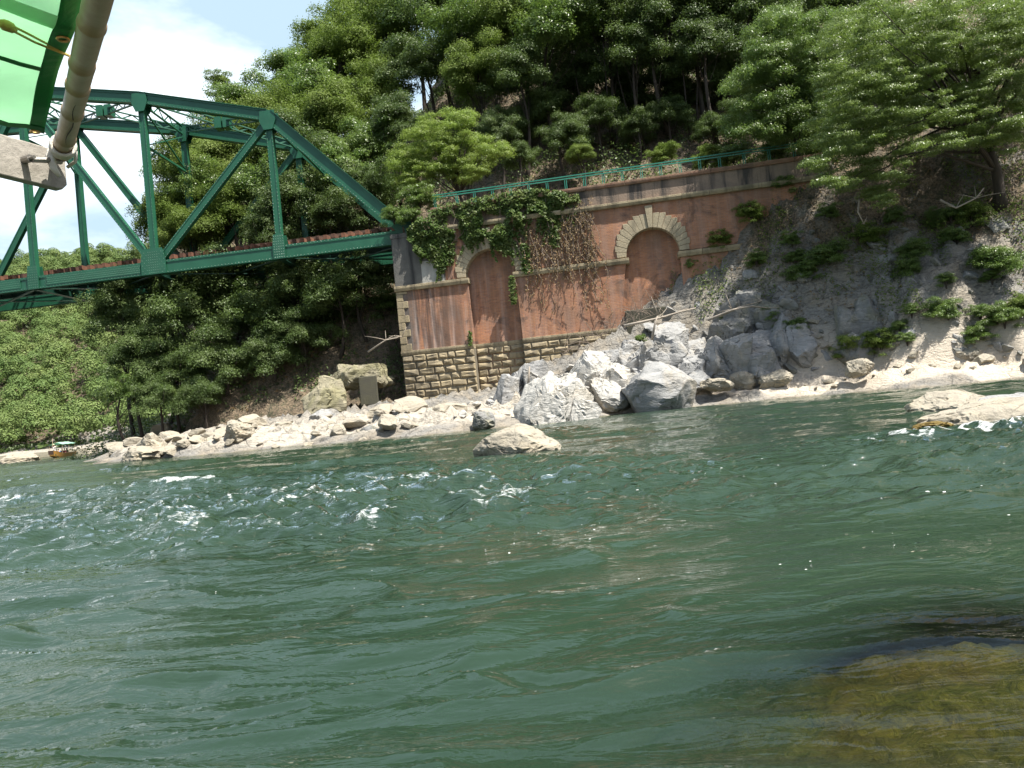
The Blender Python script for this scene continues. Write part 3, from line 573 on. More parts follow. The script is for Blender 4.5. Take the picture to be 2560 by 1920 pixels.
# moss cushion on the river rock
mo = at(2330, 1066, 9.62)
mm = link('moss', rock_mesh('moss', (.5, .34, .13), 71, cuts=3, lo=.9, rough=.14), M['rock_moss'], loc=mo); mm.data.materials.clear()
tm = NT('yellow_moss'); nmo = tm.noise(tm.co(), 30, 5); M['moss'] = tm.done(tm.bsdf(tm.mix(nmo, (.05, .036, .006), (.20, .135, .03)), .95, tm.bump(nmo, .9, .03))); mm.data.materials.append(M['moss'])
rr_ = bpy.data.objects['river_rock']; mm.parent = rr_; mm.location = mo - rr_.location

# loose stones along the waterline
g = np.random.default_rng(3); protos = [rock_mesh('shore_stone', (1, .8, .55), 200 + i, cuts=18, lo=.45, boxy=.3, rough=.04, coarse=True) for i in range(6)]
def stones(n, tlo, thi, dlo, dhi, smin, smax, mat, label, group, seed):
    g = np.random.default_rng(seed); k = 0
    while k < n:
        i = g.integers(1, len(SHORE) - 1); f = g.random(); x, y = SHORE[i] * (1 - f) + SHORE[i + 1 if i + 1 < len(SHORE) else i] * f
        dd = g.uniform(dlo, dhi); y += dd; x += g.normal() * .3
        t = (x - CORNER[0]) * wa[0] + (y - CORNER[1]) * wa[1]
        if not (tlo < t < thi): continue
        s = smin * (smax / smin) ** (g.random() ** 1.6); me = protos[g.integers(6)]
        key = 'shore_stone_' + mat
        o = bpy.data.objects.new('shore_stone', me); C.objects.link(o); o.location = (x, y, land1(x, y) + s * .1); o.scale = (s, s * g.uniform(.7, 1.1), s * g.uniform(.6, 1.1)); o.rotation_euler = (g.normal() * .2, g.normal() * .2, g.random() * 6.28)
        if not me.materials: me.materials.append(None)
        o.material_slots[0].link = 'OBJECT'; o.material_slots[0].material = M[mat]
        tag(o, label, 'stone', group); k += 1
stones(120, -14, 4, -.2, 5, .3, 1.7, 'rock_tan', 'pale stone of the rock shelf between the bridge and the water', 'pale stones on the rock shelf below the bridge', 11)
stones(70, 4, 15, .2, 5, .2, .8, 'rock_white', 'bleached stone among the white outcrops at the waterline', 'bleached stones among the white outcrops', 12)
stones(80, 14, 30, .6, 3.6, .2, .9, 'rock_tan', 'pale loose stone on the sandy beach below the right slope', 'loose stones on the sandy beach', 13)
stones(60, -90, -14, .2, 6, .5, 2.2, 'rock_tan', 'pale rock on the far bank near the green canopied boat', 'pale rocks on the far bank', 14)

# ------------------------------------------------------------------ the brick abutment wall
wall = empty('abutment_wall', wall_pt(0, 0, 0), WA, 'old red brick abutment wall with two blind stone arches and ashlar base', 'wall')
ZB, ZP, ZS, ZC, ZCT, ZT = 1.0, 3.98, 7.28, 9.78, 10.0, 11.0       # base, plinth top, string course, cornice, top of cornice, coping top
LEN, REC = 21.0, -.46                                             # wall length; the piers stand 0.34 m proud of the recess face (y = 0)
A1, A2, RI = 4.93, 12.9, 1.27
ZSP = 7.33
def recess_edge(k, z):
    if k == 0: return 3.72
    if k == 1: return 6.16 + .02 * (ZSP - z) * 1.0
    if k == 2: return 11.63 - .19 * max(0, ZSP - z)
    return 14.17
b = MB(); b.box(0, LEN, 0.004, 1.5, ZP - .1, ZC); b.box(0, LEN, 0.006, 1.5, ZB - .6, ZP - .1); b.build('recess_face', M['brick'], wall)
def pier(zlo, zhi, t0, t1, y0, y1):
    q = MB(); n = 8
    zs = [zlo + (zhi - zlo) * i / n for i in range(n + 1)]
    f0 = t0 if callable(t0) else (lambda z, c=t0: c); f1 = t1 if callable(t1) else (lambda z, c=t1: c)
    for a_, c_ in zip(zs[:-1], zs[1:]):
        q.hexa([(f0(a_), y0, a_), (f1(a_), y0, a_), (f1(a_), y1, a_), (f0(a_), y1, a_), (f0(c_), y0, c_), (f1(c_), y0, c_), (f1(c_), y1, c_), (f0(c_), y1, c_)])
    return q
for t0, t1 in ((0.0, lambda z: recess_edge(0, z)), (lambda z: recess_edge(1, z), lambda z: recess_edge(2, z)), (lambda z: recess_edge(3, z), LEN)):
    pier(ZP, ZS - .26, t0, t1, REC, 0.0).build('pier', M['brick'], wall)
# spandrel: the front brick face above the string course with the arched openings cut out
def spandrel(tc, lo, hi):
    q = MB(); n = 22
    arc = [(tc + RI * 1.12 * math.cos(math.pi - math.pi * i / n), ZSP + RI * 1.12 * math.sin(math.pi * i / n)) for i in range(n + 1)]
    top = [(lo + (hi - lo) * i / n, ZC) for i in range(n + 1)]
    for i in range(n):
        (x0, z0), (x1, z1), (X0, Z0), (X1, Z1) = arc[i], arc[i + 1], top[i], top[i + 1]
        q.hexa([(x0, REC, z0), (x1, REC, z1), (x1, 0, z1), (x0, 0, z0), (X0, REC, Z0), (X1, REC, Z1), (X1, 0, Z1), (X0, 0, Z0)])
    q.hexa([(lo, REC, ZSP), (arc[0][0], REC, ZSP), (arc[0][0], 0, ZSP), (lo, 0, ZSP), (lo, REC, ZC), (lo + .001, REC, ZC), (lo + .001, 0, ZC), (lo, 0, ZC)])
    q.hexa([(arc[-1][0], REC, ZSP), (hi, REC, ZSP), (hi, 0, ZSP), (arc[-1][0], 0, ZSP), (hi - .001, REC, ZC), (hi, REC, ZC), (hi, 0, ZC), (hi - .001, 0, ZC)])
    return q
spandrel(A1, 1.5, 8.9).build('spandrel', M['brick'], wall); spandrel(A2, 8.9, 16.9).build('spandrel', M['brick'], wall)
MB().box(16.9, LEN, REC, 0, ZSP, ZC).build('spandrel', M['brick'], wall)
# stepped voussoirs
def arch_ring(tc, seed):
    g = np.random.default_rng(seed); q = MB(); n = 19
    for i in range(n):
        a0, a1 = math.pi * i / n + .004, math.pi * (i + 1) / n - .004; mid = abs(i - n // 2)
        ro = 1.72 + .03 * (9 - mid) + (.30 if mid == 0 else 0) + (.05 if i % 2 else 0)
        y0 = REC - .05 - (.06 if mid == 0 else g.uniform(0, .012))
        pt = lambda r, a: (tc - r * math.cos(a), ZSP + r * math.sin(a))
        am = (a0 + a1) / 2
        if mid == 0: poly = [pt(RI, a0), pt(RI, a1), pt(ro, a1), pt(ro, a0)]
        else:                                   # the outer end is cut square, so the ring steps like a stair
            s = 1 if am > math.pi / 2 else -1
            pa, pb = pt(ro, a0), pt(ro, a1); up_, dn_ = (pb, pa) if am < math.pi / 2 else (pa, pb)
            zt = max(up_[1], dn_[1]); xo = dn_[0]
            poly = [pt(RI, a0), pt(RI, a1)] + ([pb, (xo, zt), pa] if am < math.pi / 2 else [pb, (xo, zt), pa])
        q.prism([(x, y0, z) for x, z in poly], (0, -y0 + .05, 0))
    return q.build('arch_ring', M['voussoir'], wall, bevel=.012)
arch_ring(A1, 1); arch_ring(A2, 2)
def course(name, m, z0, z1, y0, spans, prof=0.05):
    for t0, t1 in spans:
        q = MB(); x = t0; g = np.random.default_rng(int(t0 * 10 + z0 * 7))
        while x < t1 - .01:
            w = min(g.uniform(.9, 1.4), t1 - x); w = t1 - x if t1 - x - w < .4 else w; e = g.uniform(0, .012)
            q.hexa([(x + .006, y0 + prof + e, z0), (x + w - .006, y0 + prof + e, z0), (x + w - .006, .3, z0), (x + .006, .3, z0), (x + .006, y0 + e, (z0 + z1) / 2), (x + w - .006, y0 + e, (z0 + z1) / 2), (x + w - .006, .3, (z0 + z1) / 2), (x + .006, .3, (z0 + z1) / 2)])
            q.box(x + .006, x + w - .006, y0 + e, .3, (z0 + z1) / 2, z1); x += w
        q.build(name, m, wall, bevel=.012)
course('string_course', M['trim'], ZS - .26, ZS, REC - .16, ((-.08, 3.80), (6.04, 11.75), (14.05, LEN)))
course('cornice', M['trim'], ZC, ZCT, REC - .2, ((2.4, LEN),))
b = MB(); b.box(2.3, LEN, REC - .02, .8, ZCT, ZT - .2); b.build('parapet', M['parapet'], wall)
course('coping', M['coping'], ZT - .2, ZT, REC - .14, ((2.2, LEN),), .03)
b = MB(); b.box(-.02, 2.62, REC - .035, 0.0, ZS + .004, 9.72); b.build('cement_render', M['render'], wall)
b = MB(); b.box(1.42, 2.56, REC - .055, REC - .036, ZS + .01, 8.4); b.build('cement_patch', M['patch'], wall)
b = MB(); b.box(-.06, 2.4, REC - .06, 5.6, 9.72, 9.95); b.build('bearing_shelf', M['render'], wall)
b = MB(); b.box(0, 2.6, 1.5, 6.0, ZB - .6, 9.72); b.box(2.6, 3.2, 1.5, 6.0, ZB, 10.4); b.build('return_wall', M['render'], wall)
course('plinth_course', M['trim'], ZP - .22, ZP, REC - .09, ((-.05, 3.74), (6.2, 11.0)), .04)
course('plinth_course', M['trim'], ZP - .23, ZP - .01, -.06, ((3.75, 6.19),), .03)
# rock-faced ashlar below the plinth course
def ashlar(t0, t1, y0, seed):
    g = np.random.default_rng(seed); q = MB(); z = ZB - .1
    rows = 8; hgt = (ZP - .22 - z) / rows
    for r in range(rows):
        x = t0
        while x < t1 - .01:
            w = g.uniform(.38, .85); w = t1 - x if t1 - x - w < .3 else w
            a0, a1, c0, c1 = x + .012, x + w - .012, z + .012, z + hgt - .012; d = lambda: y0 - .02 - g.uniform(.03, .11)
            ix, iz = min(.07, w * .2), hgt * .24
            v = [(a0, y0, c0), (a1, y0, c0), (a1, y0, c1), (a0, y0, c1), (a0 + ix * g.uniform(.5, 1.4), d(), c0 + iz * g.uniform(.5, 1.4)), (a1 - ix * g.uniform(.5, 1.4), d(), c0 + iz * g.uniform(.5, 1.4)), (a1 - ix * g.uniform(.5, 1.4), d(), c1 - iz * g.uniform(.5, 1.4)), (a0 + ix * g.uniform(.5, 1.4), d(), c1 - iz * g.uniform(.5, 1.4)), ((a0 + a1) / 2 + g.normal() * .05, d() - .01, (c0 + c1) / 2)]
            q.add(v, [(0, 1, 5, 4), (1, 2, 6, 5), (2, 3, 7, 6), (3, 0, 4, 7), (4, 5, 8), (5, 6, 8), (6, 7, 8), (7, 4, 8)])
            x += w
        z += hgt
    return q
mort = MB(); mort.box(0, 3.74, REC + .0, 0, ZB - .6, ZP - .22); mort.box(6.2, 11.0, REC, 0, ZB - .6, ZP - .22); mort.build('base_joint_mortar', M['mortar'], wall)
ashlar(0, 3.74, REC, 1).build('ashlar_base', M['stone'], wall); ashlar(3.75, 6.19, 0.0, 2).build('ashlar_base', M['stone'], wall); ashlar(6.2, 11.0, REC, 3).build('ashlar_base', M['stone'], wall)
q = MB(); z = ZP
g = np.random.default_rng(8); k = 0
while z < ZS - .3:
    hgt = min(.36, ZS - .27 - z); w = (.55, .32)[k % 2]; q.box(-.03, w, REC - .03 - g.uniform(0, .03), REC + .02, z + .008, z + hgt - .008); z += hgt; k += 1
q.build('quoin', M['stone'], wall, bevel=.02)
# ledge block in the foot of the second recess
q = MB(); q.box(11.3, 14.1, -.62, -.002, 3.4, 4.75); q.build('recess_ledge', M['block'], wall, bevel=.04)

# ------------------------------------------------------------------ green railing on the coping
rail = empty('railing', wall_pt(0, .1, ZT), WA, 'low green steel railing along the top of the brick wall', 'railing')
for z in (.80, .68):
    MB().box(2.2, 20.6, -.03, .03, z - .025, z + .025).build('rail', M['rail_green'], rail)
t = 2.3
while t < 20.6:
    for dx in (-.045, .045):
        MB().box(t + dx - .017, t + dx + .017, -.02, .02, 0.0, .66).build('post', M['rail_green'], rail)
    t += .93 if 3 < t < 16 else 1.15

# ------------------------------------------------------------------ the steel truss bridge
AZ = R(-7.07); ba = Vector((math.cos(AZ), math.sin(AZ), 0)); bn = Vector((-math.sin(AZ), math.cos(AZ), 0)); UP = Vector((0, 0, 1))
O = Vector((-4.49, 40.0, 10.05)); PL, NP, WD, SK = 7.19, 8, 4.9, -.41
HT = [0, 7.37, 9.38, 10.8, 11.2, 10.8, 9.38, 7.37, 0]
bridge = empty('truss_bridge', (O.x, O.y, 9.7), 0, 'green riveted steel truss railway bridge spanning the river to the brick wall', 'bridge')
BO = Vector((O.x, O.y, 9.7))
def J(i, side, h=None):
    return O - ba * (PL * i) + (ba * SK + bn * WD) * side + UP * (HT[i] if h is None else h) - BO
def bpart(name, q, m='steel', parent=None): return q.build(name, M[m], parent or bridge)
def member(name, p, q, w, h, rivets=True, m='steel', side=0):
    """a built-up member: box with flange strips and rivet rows on the river face"""
    d = (q - p).normalized(); face = -bn
    b = MB(); b.beam(p, q, w * .86, h * .9, bn)
    upv = bn.cross(d).normalized()
    for s in (-1, 1):
        for f_ in (-1, 1):
            c = upv * (s * h * .41) + bn * (f_ * w * .46); b.beam(p + c, q + c, w * .1, h * .19, bn)
    if rivets:
        L_ = (q - p).length; n = int(L_ / .19)
        for i in range(1, n):
            for s in (-1, 1):
                b.rivet(p + d * (L_ * i / n) + upv * (s * h * .43) - bn * (w * .51), -bn, .024)
    return bpart(name, b, m)
for side in (0, 1):
    rv = side == 0
    for i in range(NP):
        member('bottom_chord', J(i, side, 0), J(i + 1, side, 0), .36, .70, rv)
    for i in range(1, NP - 1):
        member('top_chord', J(i, side), J(i + 1, side), .46, .58, rv)
        bpart('top_cover_plate', MB().beam(J(i, side) + UP * .31, J(i + 1, side) + UP * .31, .58, .03, bn))
    member('end_post', J(0, side) + ba * .0, J(1, side), .46, .62, rv); member('end_post', J(NP, side), J(NP - 1, side), .46, .62, rv)
    for i in (0, NP):
        i1 = 1 if i == 0 else NP - 1; d = (J(i1, side) - J(i, side)).normalized(); uu = bn.cross(d).normalized(); uu = uu if uu.z > 0 else -uu
        bpart('end_cover_plate', MB().beam(J(i, side) + uu * .335, J(i1, side) + uu * .335, .60, .03, bn))
    for i in range(1, NP): member('post', J(i, side, .1), J(i, side) - UP * .1, .30, .34, rv)
    for i in range(2, NP - 1):
        pass
    for lo, hi in ((2, 1), (2, 3), (4, 3), (4, 5), (6, 5), (6, 7)):
        p, q = J(lo, side, .1), J(hi, side) - UP * .15; member('diagonal', p + bn * .02, q + bn * .02, .26, .38, rv)
    # gusset plates on both faces of the bottom joints
    for i in range(0, NP + 1):
        big = i in (2, 4, 6); c = J(i, side, 0)
        for f_ in (-1, 1):
            w2, h2 = (.72, 1.05) if big else (.34, .95)
            y = bn * (f_ * .215)
            poly = [c + ba * x + UP * z + y for x, z in ((-w2, -.36), (w2, -.36), (w2, .36), (w2 * .8, h2), (-w2 * .8, h2), (-w2, .36))]
            g_ = MB().prism(poly, bn * (f_ * .025))
            if f_ < 0 and side == 0:
                for ix in range(-5 if big else -2, 6 if big else 3):
                    for iz in range(-2, 7):
                        if abs(ix) < 3 or (ix + iz) % 2 == 0: g_.rivet(c + ba * (ix * .125) + UP * (iz * .14) + y - bn * .025, -bn, .026)
            bpart('gusset_plate', g_)
        if 0 < i < NP:
            c = J(i, side)
            for f_ in (-1, 1):
                y = bn * (f_ * .25); poly = [c + ba * x + UP * z + y for x, z in ((-.46, -.28), (-.25, -.78), (.25, -.78), (.46, -.28), (.4, .24), (-.4, .24))]
                bpart('gusset_plate', MB().prism(poly, bn * (f_ * .022)))
    for i in (2, 3, 4):         # dense rivets of the doubled chord plates on the left part
        if side == 0:
            b = MB(); p, q = J(i, 0, 0), J(i + 1, 0, 0); c = (p + q) / 2
            b.beam(p - bn * .19 - ba * .8, q - bn * .19 + ba * .8, .02, .44, bn)
            for k in range(60):
                for r_ in (-.16, -.05, .06, .17): b.rivet(p - bn * .2 - ba * (.85 + k * .095 + (.05 if r_ in (-.16, .06) else 0)) + UP * r_, -bn, .022)
            bpart('chord_plate', b)
# lattice girders overhead
def lattice(name, p, q, depth, m='steel', seg=.55, w=.07):
    b = MB(); d = q - p; L_ = d.length; u = d.normalized(); v = UP
    for s in (-1, 1): b.beam(p + v * (s * depth / 2), q + v * (s * depth / 2), .12, .06, v.cross(u))
    n = max(2, int(L_ / seg))
    for k in range(n):
        a_, c_ = p + d * (k / n), p + d * ((k + 1) / n); s = 1 if k % 2 else -1
        b.beam(a_ + v * (s * depth / 2), c_ - v * (s * depth / 2), .03, w, v.cross(u))
    return bpart(name, b, m)
for i in range(1, NP):
    lattice('top_strut', J(i, 0) - UP * .05, J(i, 1) - UP * .05, .5)
    if i < NP - 1:
        for a_, c_ in ((0, 1), (1, 0)): lattice('top_lateral', J(i, a_) + UP * .02, J(i + 1, c_) + UP * .02, .34)
        c = (J(i, 0) + J(i + 1, 1)) / 2; b = MB(); b.box(c.x - .42, c.x - .05, c.y - .3, c.y + .3, c.z - .3, c.z + .34); b.box(c.x + .05, c.x + .42, c.y - .3, c.y + .3, c.z - .3, c.z + .34); bpart('lateral_gusset', b)
    if 1 < i < NP - 1:
        b = MB(); zl = HT[i] - 2.6
        b.beam(J(i, 0, zl), J(i, 1, zl), .10, .12); b.beam(J(i, 0, zl), J(i, 1, HT[i] - .4), .05, .09); b.beam(J(i, 1, zl), J(i, 0, HT[i] - .4), .05, .09)
        for s in (0, 1):
            pts = [J(i, s, zl - 1.6) + (bn * .0), J(i, s, zl - .7) + bn * (.18 if s == 0 else -.18), J(i, s, zl) + bn * (1.0 if s == 0 else -1.0)]
            for a_, c_ in zip(pts[:-1], pts[1:]): b.beam(a_, c_, .07, .09)
        bpart('sway_bracing', b)
for e, i1 in ((0, 1), (NP, NP - 1)):
    p0_, p1_ = (J(i1, s) * .80 + J(e, s, 0) * .20 for s in (0, 1)); lattice('portal_brace', p0_, p1_, .8, seg=.7)
# floor
for i in range(NP + 1):
    p, q = J(i, 0, .05), J(i, 1, .05); b = MB(); b.beam(p, q, .03, .85, UP.cross(bn)); 
    for s in (-.42, .42): b.beam(p + UP * s, q + UP * s, .30, .04, UP.cross(bn))
    bpart('floor_beam', b, 'steel_shade')
    if i < NP:
        b = MB()
        for a_, c_ in ((0, 1), (1, 0)):
            b.beam(J(i, a_, -.32), J(i + 1, c_, -.32), .16, .05, bn)
        bpart('bottom_lateral', b, 'steel_shade')
mid = (ba * SK + bn * WD) * .5
for s in (-.75, .75):
    b = MB()
    for i in range(NP):
        p, q = J(i, 0, .38) + mid + bn * s, J(i + 1, 0, .38) + mid + bn * s; b.beam(p, q, .03, .7, bn)
        for z in (-.34, .34): b.beam(p + UP * z, q + UP * z, .24, .04, bn)
        for k in range(10):
            c = p + (q - p) * ((k + .5) / 10); b.beam(c - UP * .32 - bn * .06, c + UP * .32 - bn * .06, .05, .06, bn)
    bpart('stringer', b, 'steel_shade')
for s in (-.54, .54):
    b = MB(); p, q = J(0, 0, 1.03) + mid + bn * s + ba * 2.0, J(NP, 0, 1.03) + mid + bn * s; b.beam(p, q, .065, .14, bn); b.beam(p - UP * .06, q - UP * .06, .12, .03, bn); b.build('running_rail', M['iron_rust'], bridge)
nS = int(PL * NP / .47); rest = MB(); g = np.random.default_rng(4); sm = MB().box(-.1, .1, -1.22, 1.22, -.12, .12).mesh('sleeper'); sm.materials.append(M['sleeper'])
for k in range(nS):
    c = J(0, 0, .84) + mid - ba * (.2 + k * .47 + g.normal() * .02) + bn * g.normal() * .03
    if k < 96:
        o = link('sleeper', sm, None, bridge, c); o.rotation_euler = (g.normal() * .01, 0, AZ + g.normal() * .02)
    else: rest.beam(c - bn * 1.22, c + bn * 1.22, .2, .24, ba)
o = rest.build('sleeper', M['sleeper'], bridge); o['kind'] = 'stuff'
b = MB(); b.box(-.5, .5, -.35, .35, -.42, -.12); 
for s in (0, 1): link('bearing', b.mesh('bearing'), M['steel_shade'], bridge, J(0, s, 0) + UP * (.02)).rotation_euler = (0, 0, AZ)
bpart('end_floor_girder', MB().beam(J(0, 0, .3) + ba * .5, J(0, 1, .3) + ba * .5, .05, .9, UP.cross(bn)))

# ------------------------------------------------------------------ trees and other plants
def leaf_quads(P, Nn, length, width, g, droop=0.0, jit=.55):
    """one small folded-flat leaf (a rhombus) at every point of P, facing roughly along Nn"""
    n = len(P); Nn = Nn + g.normal(size=(n, 3)) * jit; Nn /= np.linalg.norm(Nn, axis=1, keepdims=True)
    T = g.normal(size=(n, 3)); T[:, 2] -= droop; T -= Nn * (T * Nn).sum(1, keepdims=True); T /= np.linalg.norm(T, axis=1, keepdims=True) + 1e-9
    B = np.cross(Nn, T); Ls = length * g.uniform(.65, 1.3, (n, 1)); Ws = width * g.uniform(.7, 1.2, (n, 1))
    V = np.stack([P - T * Ls * .5, P + B * Ws * .5 - T * Ls * .05, P + T * Ls * .5, P - B * Ws * .5 - T * Ls * .05], 1).reshape(-1, 3)
    return V, np.arange(4 * n).reshape(n, 4)
def clump_points(cs, rs, per, g, flat=.75, shell=.45):
    P, N_ = [], []
    for c, r in zip(cs, rs):
        n = max(6, int(per * r * r)); d = g.normal(size=(n, 3)); d /= np.linalg.norm(d, axis=1, keepdims=True)
        d[:, 2] = np.where(d[:, 2] < -.25, -d[:, 2] * .6, d[:, 2])
        q = (shell + (1 - shell) * g.random((n, 1)) ** .4) * (1 + .10 * g.normal(size=(n, 1))) * (1 + .2 * np.sin(d[:, :1] * 7 + r * 40) * np.cos(d[:, 1:2] * 6))
        P.append(np.array(c) + d * q * r * [1, 1, flat]); N_.append(d * 1.0 + [0, 0, .55])
    return np.concatenate(P), np.concatenate(N_)
def crown_clumps(nc, g, low=-.45, rmin=.2, rmax=.36, jag=.2, sq=(1, 1, 1)):
    cs, rs = [], []
    for i in range(nc):
        d = g.normal(size=3); d /= np.linalg.norm(d)
        if d[2] < low: d[2] = -d[2] * .5
        q = (.42 + .5 * g.random() ** .6) * (1 + jag * g.normal())
        r = g.uniform(rmin, rmax); cs.append(d * q * sq); rs.append(r)
    return np.array(cs), np.array(rs)
def crown_mesh(name, seed, nc, per, leaf, mat, **k):
    g = np.random.default_rng(seed); ck = {a: k[a] for a in ('low', 'rmin', 'rmax', 'jag', 'sq') if a in k}
    cs, rs = crown_clumps(nc, g, **ck); P, N_ = clump_points(cs, rs, per, g, k.get('flat', .75))
    V, Q = leaf_quads(P, N_, leaf, leaf * k.get('ar', .55), g, k.get('droop', .3))
    me = np_mesh(name, V, Q); me.materials.append(M[mat]); me['clumps'] = cs[:14].ravel().tolist(); return me
CROWN = {}
CROWN['oak'] = [crown_mesh('crown', 300 + i, 60, 6000, .050, 'leaf_oak', ar=.6, flat=.95, rmin=.24, rmax=.42) for i in range(4)]
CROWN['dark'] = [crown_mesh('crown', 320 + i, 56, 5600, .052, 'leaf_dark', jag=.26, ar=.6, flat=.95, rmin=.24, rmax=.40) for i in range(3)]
CROWN['lime'] = [crown_mesh('crown', 380 + i, 52, 5200, .056, 'leaf_bright', ar=.6, flat=.9, rmin=.22, rmax=.40, jag=.25) for i in range(2)]
CROWN['tall'] = [crown_mesh('crown', 340 + i, 52, 4600, .062, 'leaf_oak', rmin=.16, rmax=.3, jag=.3, sq=(.8, .8, 1.25)) for i in range(2)]
CROWN['bush'] = [crown_mesh('foliage', 360 + i, 54, 2600, .085, 'leaf_bright', flat=1.0, low=-.8, rmin=.22, rmax=.42, jag=.35) for i in range(3)]
CROWN['bushdark'] = [crown_mesh('foliage', 370 + i, 54, 2600, .085, 'leaf_oak', flat=1.0, low=-.8, rmin=.22, rmax=.42, jag=.4) for i in range(2)]
def trunk(parent, base, top, r, clumps, mat='bark', g=None, lean=.5):
    g = g or np.random.default_rng(1); b = MB(); base, top = Vector(base), Vector(top); n = 7; pts = []; side = Vector((g.normal(), g.normal(), 0)) * .06 * (top - base).length
    for i in range(n):
        f = i / (n - 1); pts.append(base.lerp(top, f) + side * math.sin(f * 3.1) )
    b.tube(pts, [r * (1.25 if i == 0 else 1) * (1 - .72 * i / (n - 1)) for i in range(n)], 8)
    for c in clumps:
        c = Vector(c); f = min(.97, max(.35, .45 + .5 * g.random())); st = pts[int(f * (n - 1))]; md = st.lerp(c, .5) + Vector((0, 0, .12 * (c - st).length * (1 if g.random() > .3 else -1)))
        b.tube([st, md, c], [r * .42 * (1.1 - f), r * .26 * (1.1 - f), .012], 5)
    return b.build('trunk', M[mat], parent, smooth=True)
def tree(name, px, py, Y, rad_, kind, label, group, seed, cat='tree', mat='bark', base=None, sc=(1, 1, 1)):
    g = np.random.default_rng(seed); c = at(px, py, Y); gz_ = land1(c.x, c.y)
    bx = c if base is None else Vector((*base, 0)); gz_ = land1(bx.x, bx.y) if base is not None else gz_
    gz_ = min(gz_, c.z - rad_ * .55)
    root = empty(name, (bx.x, bx.y, gz_ - .1), 0, label, cat, group)
    if kind == 'oak' and g.random() < .3: kind = 'lime'
    me = CROWN[kind][int(g.integers(len(CROWN[kind])))]; rot = g.random() * 6.28
    o = link('crown', me, None, root, c - root.location); o.rotation_euler = (g.normal() * .12, g.normal() * .12, rot); s = rad_ / .98; o.scale = (s * sc[0], s * sc[1], s * sc[2])
    Rm = o.rotation_euler.to_matrix(); cl = np.array(me['clumps']).reshape(-1, 3)
    tips = [c - root.location + Rm @ Vector((q[0] * s * sc[0] * .9, q[1] * s * sc[1] * .9, q[2] * s * sc[2] * .9)) for q in cl]
    trunk(root, (0, 0, -.3), c - root.location + Vector((0, 0, rad_ * .45)), .055 * rad_ + .03, tips, mat, g)
    return root
ORD = ['first', 'second', 'third', 'fourth', 'fifth', 'sixth', 'seventh', 'eighth', 'ninth', 'tenth', 'eleventh', 'twelfth', 'thirteenth', 'fourteenth', 'fifteenth', 'sixteenth', 'seventeenth', 'eighteenth', 'nineteenth', 'twentieth']
def stand(lst, what, where, group, seed, mat='bark'):
    for i, (px, py, Y, r, kind) in enumerate(sorted(lst)):
        tree('evergreen_tree', px, py, Y, r, kind, f'{what} {where}, {ORD[i]} from the left', group, seed + i, mat=mat)
G1 = 'evergreen trees on the wooded hill'
stand([(472, 455, 50, 2.4, 'oak'), (418, 560, 48, 2.0, 'oak'), (522, 378, 54, 2.4, 'oak'), (632, 300, 58, 2.8, 'oak'), (574, 340, 57, 2.2, 'oak'), (742, 206, 62, 3.0, 'oak'), (826, 128, 66, 3.1, 'oak'), (922, 36, 70, 3.4, 'oak')], 'sunlit evergreen', 'on the skyline above the truss', G1, 1000)
tree('small_tree', 560, 232, 66, 1.75, 'tall', 'small round tree crown standing alone against the sky above the truss', None, 1050)
stand([(960, 110, 62, 3.2, 'oak'), (868, 170, 60, 3.1, 'oak'), (776, 248, 57, 3.0, 'oak'), (686, 322, 54, 2.8, 'oak'), (592, 418, 52, 2.8, 'oak'), (520, 500, 48.5, 2.3, 'oak'), (925, 255, 57, 2.8, 'oak'), (832, 330, 53, 2.9, 'oak'), (745, 405, 51, 2.8, 'dark')], 'broad evergreen', 'in the row below the skyline trees', G1, 1100)
stand([(560, 560, 46.5, 2.2, 'oak'), (650, 490, 48.5, 2.4, 'oak'), (740, 520, 46.5, 2.2, 'dark'), (850, 452, 47.5, 2.2, 'oak'), (925, 385, 50, 2.3, 'oak'), (835, 560, 45.5, 1.7, 'dark'), (470, 600, 46, 1.8, 'oak'), (930, 478, 46.5, 1.7, 'dark'), (680, 590, 45.5, 1.6, 'dark')], 'leafy evergreen', 'seen through the open truss panels', G1, 1200)
stand([(1040, 50, 62, 3.2, 'oak'), (1052, 180, 54, 2.4, 'dark'), (985, 320, 50, 1.8, 'dark'), (1160, 90, 52, 2.6, 'oak'), (1195, 205, 48, 2.1, 'oak'), (1290, 60, 50, 2.8, 'oak'), (1385, 100, 48, 2.6, 'oak'), (1290, 205, 47, 1.9, 'dark'), (1440, 10, 52, 3.0, 'dark'), (1110, 20, 56, 2.6, 'dark'), (1230, 110, 55, 2.8, 'dark')], 'tall evergreen', 'on the dark hill above the light green tree', G1, 1300)
stand([(1500, 60, 48, 2.5, 'dark'), (1570, -20, 50, 2.8, 'dark'), (1590, 150, 47, 2.1, 'dark'), (1650, 60, 47, 2.4, 'dark'), (1735, 20, 47, 2.6, 'dark'), (1770, 120, 45.5, 2.0, 'dark'), (1850, 10, 47, 2.6, 'dark'), (1660, 170, 49, 2.0, 'dark'), (1510, 200, 50, 2.0, 'dark'), (1420, 215, 51, 2.4, 'dark'), (1350, 290, 49, 1.7, 'dark'), (1570, 260, 51, 2.0, 'dark'), (1700, 240, 50, 1.9, 'dark'), (1820, 200, 48, 2.0, 'dark'), (1280, 330, 48, 1.4, 'dark')], 'dark glossy evergreen', 'high above the long green railing', G1, 1400)
stand([(1330, -60, 62, 4.0, 'dark'), (1480, -60, 62, 4.0, 'dark'), (1640, -60, 60, 4.0, 'dark'), (1800, -70, 58, 4.0, 'dark'), (1950, -60, 56, 4.0, 'dark'), (1200, -40, 64, 4.0, 'dark')], 'shadowy evergreen', 'at the top edge of the wooded hill', G1, 1450)
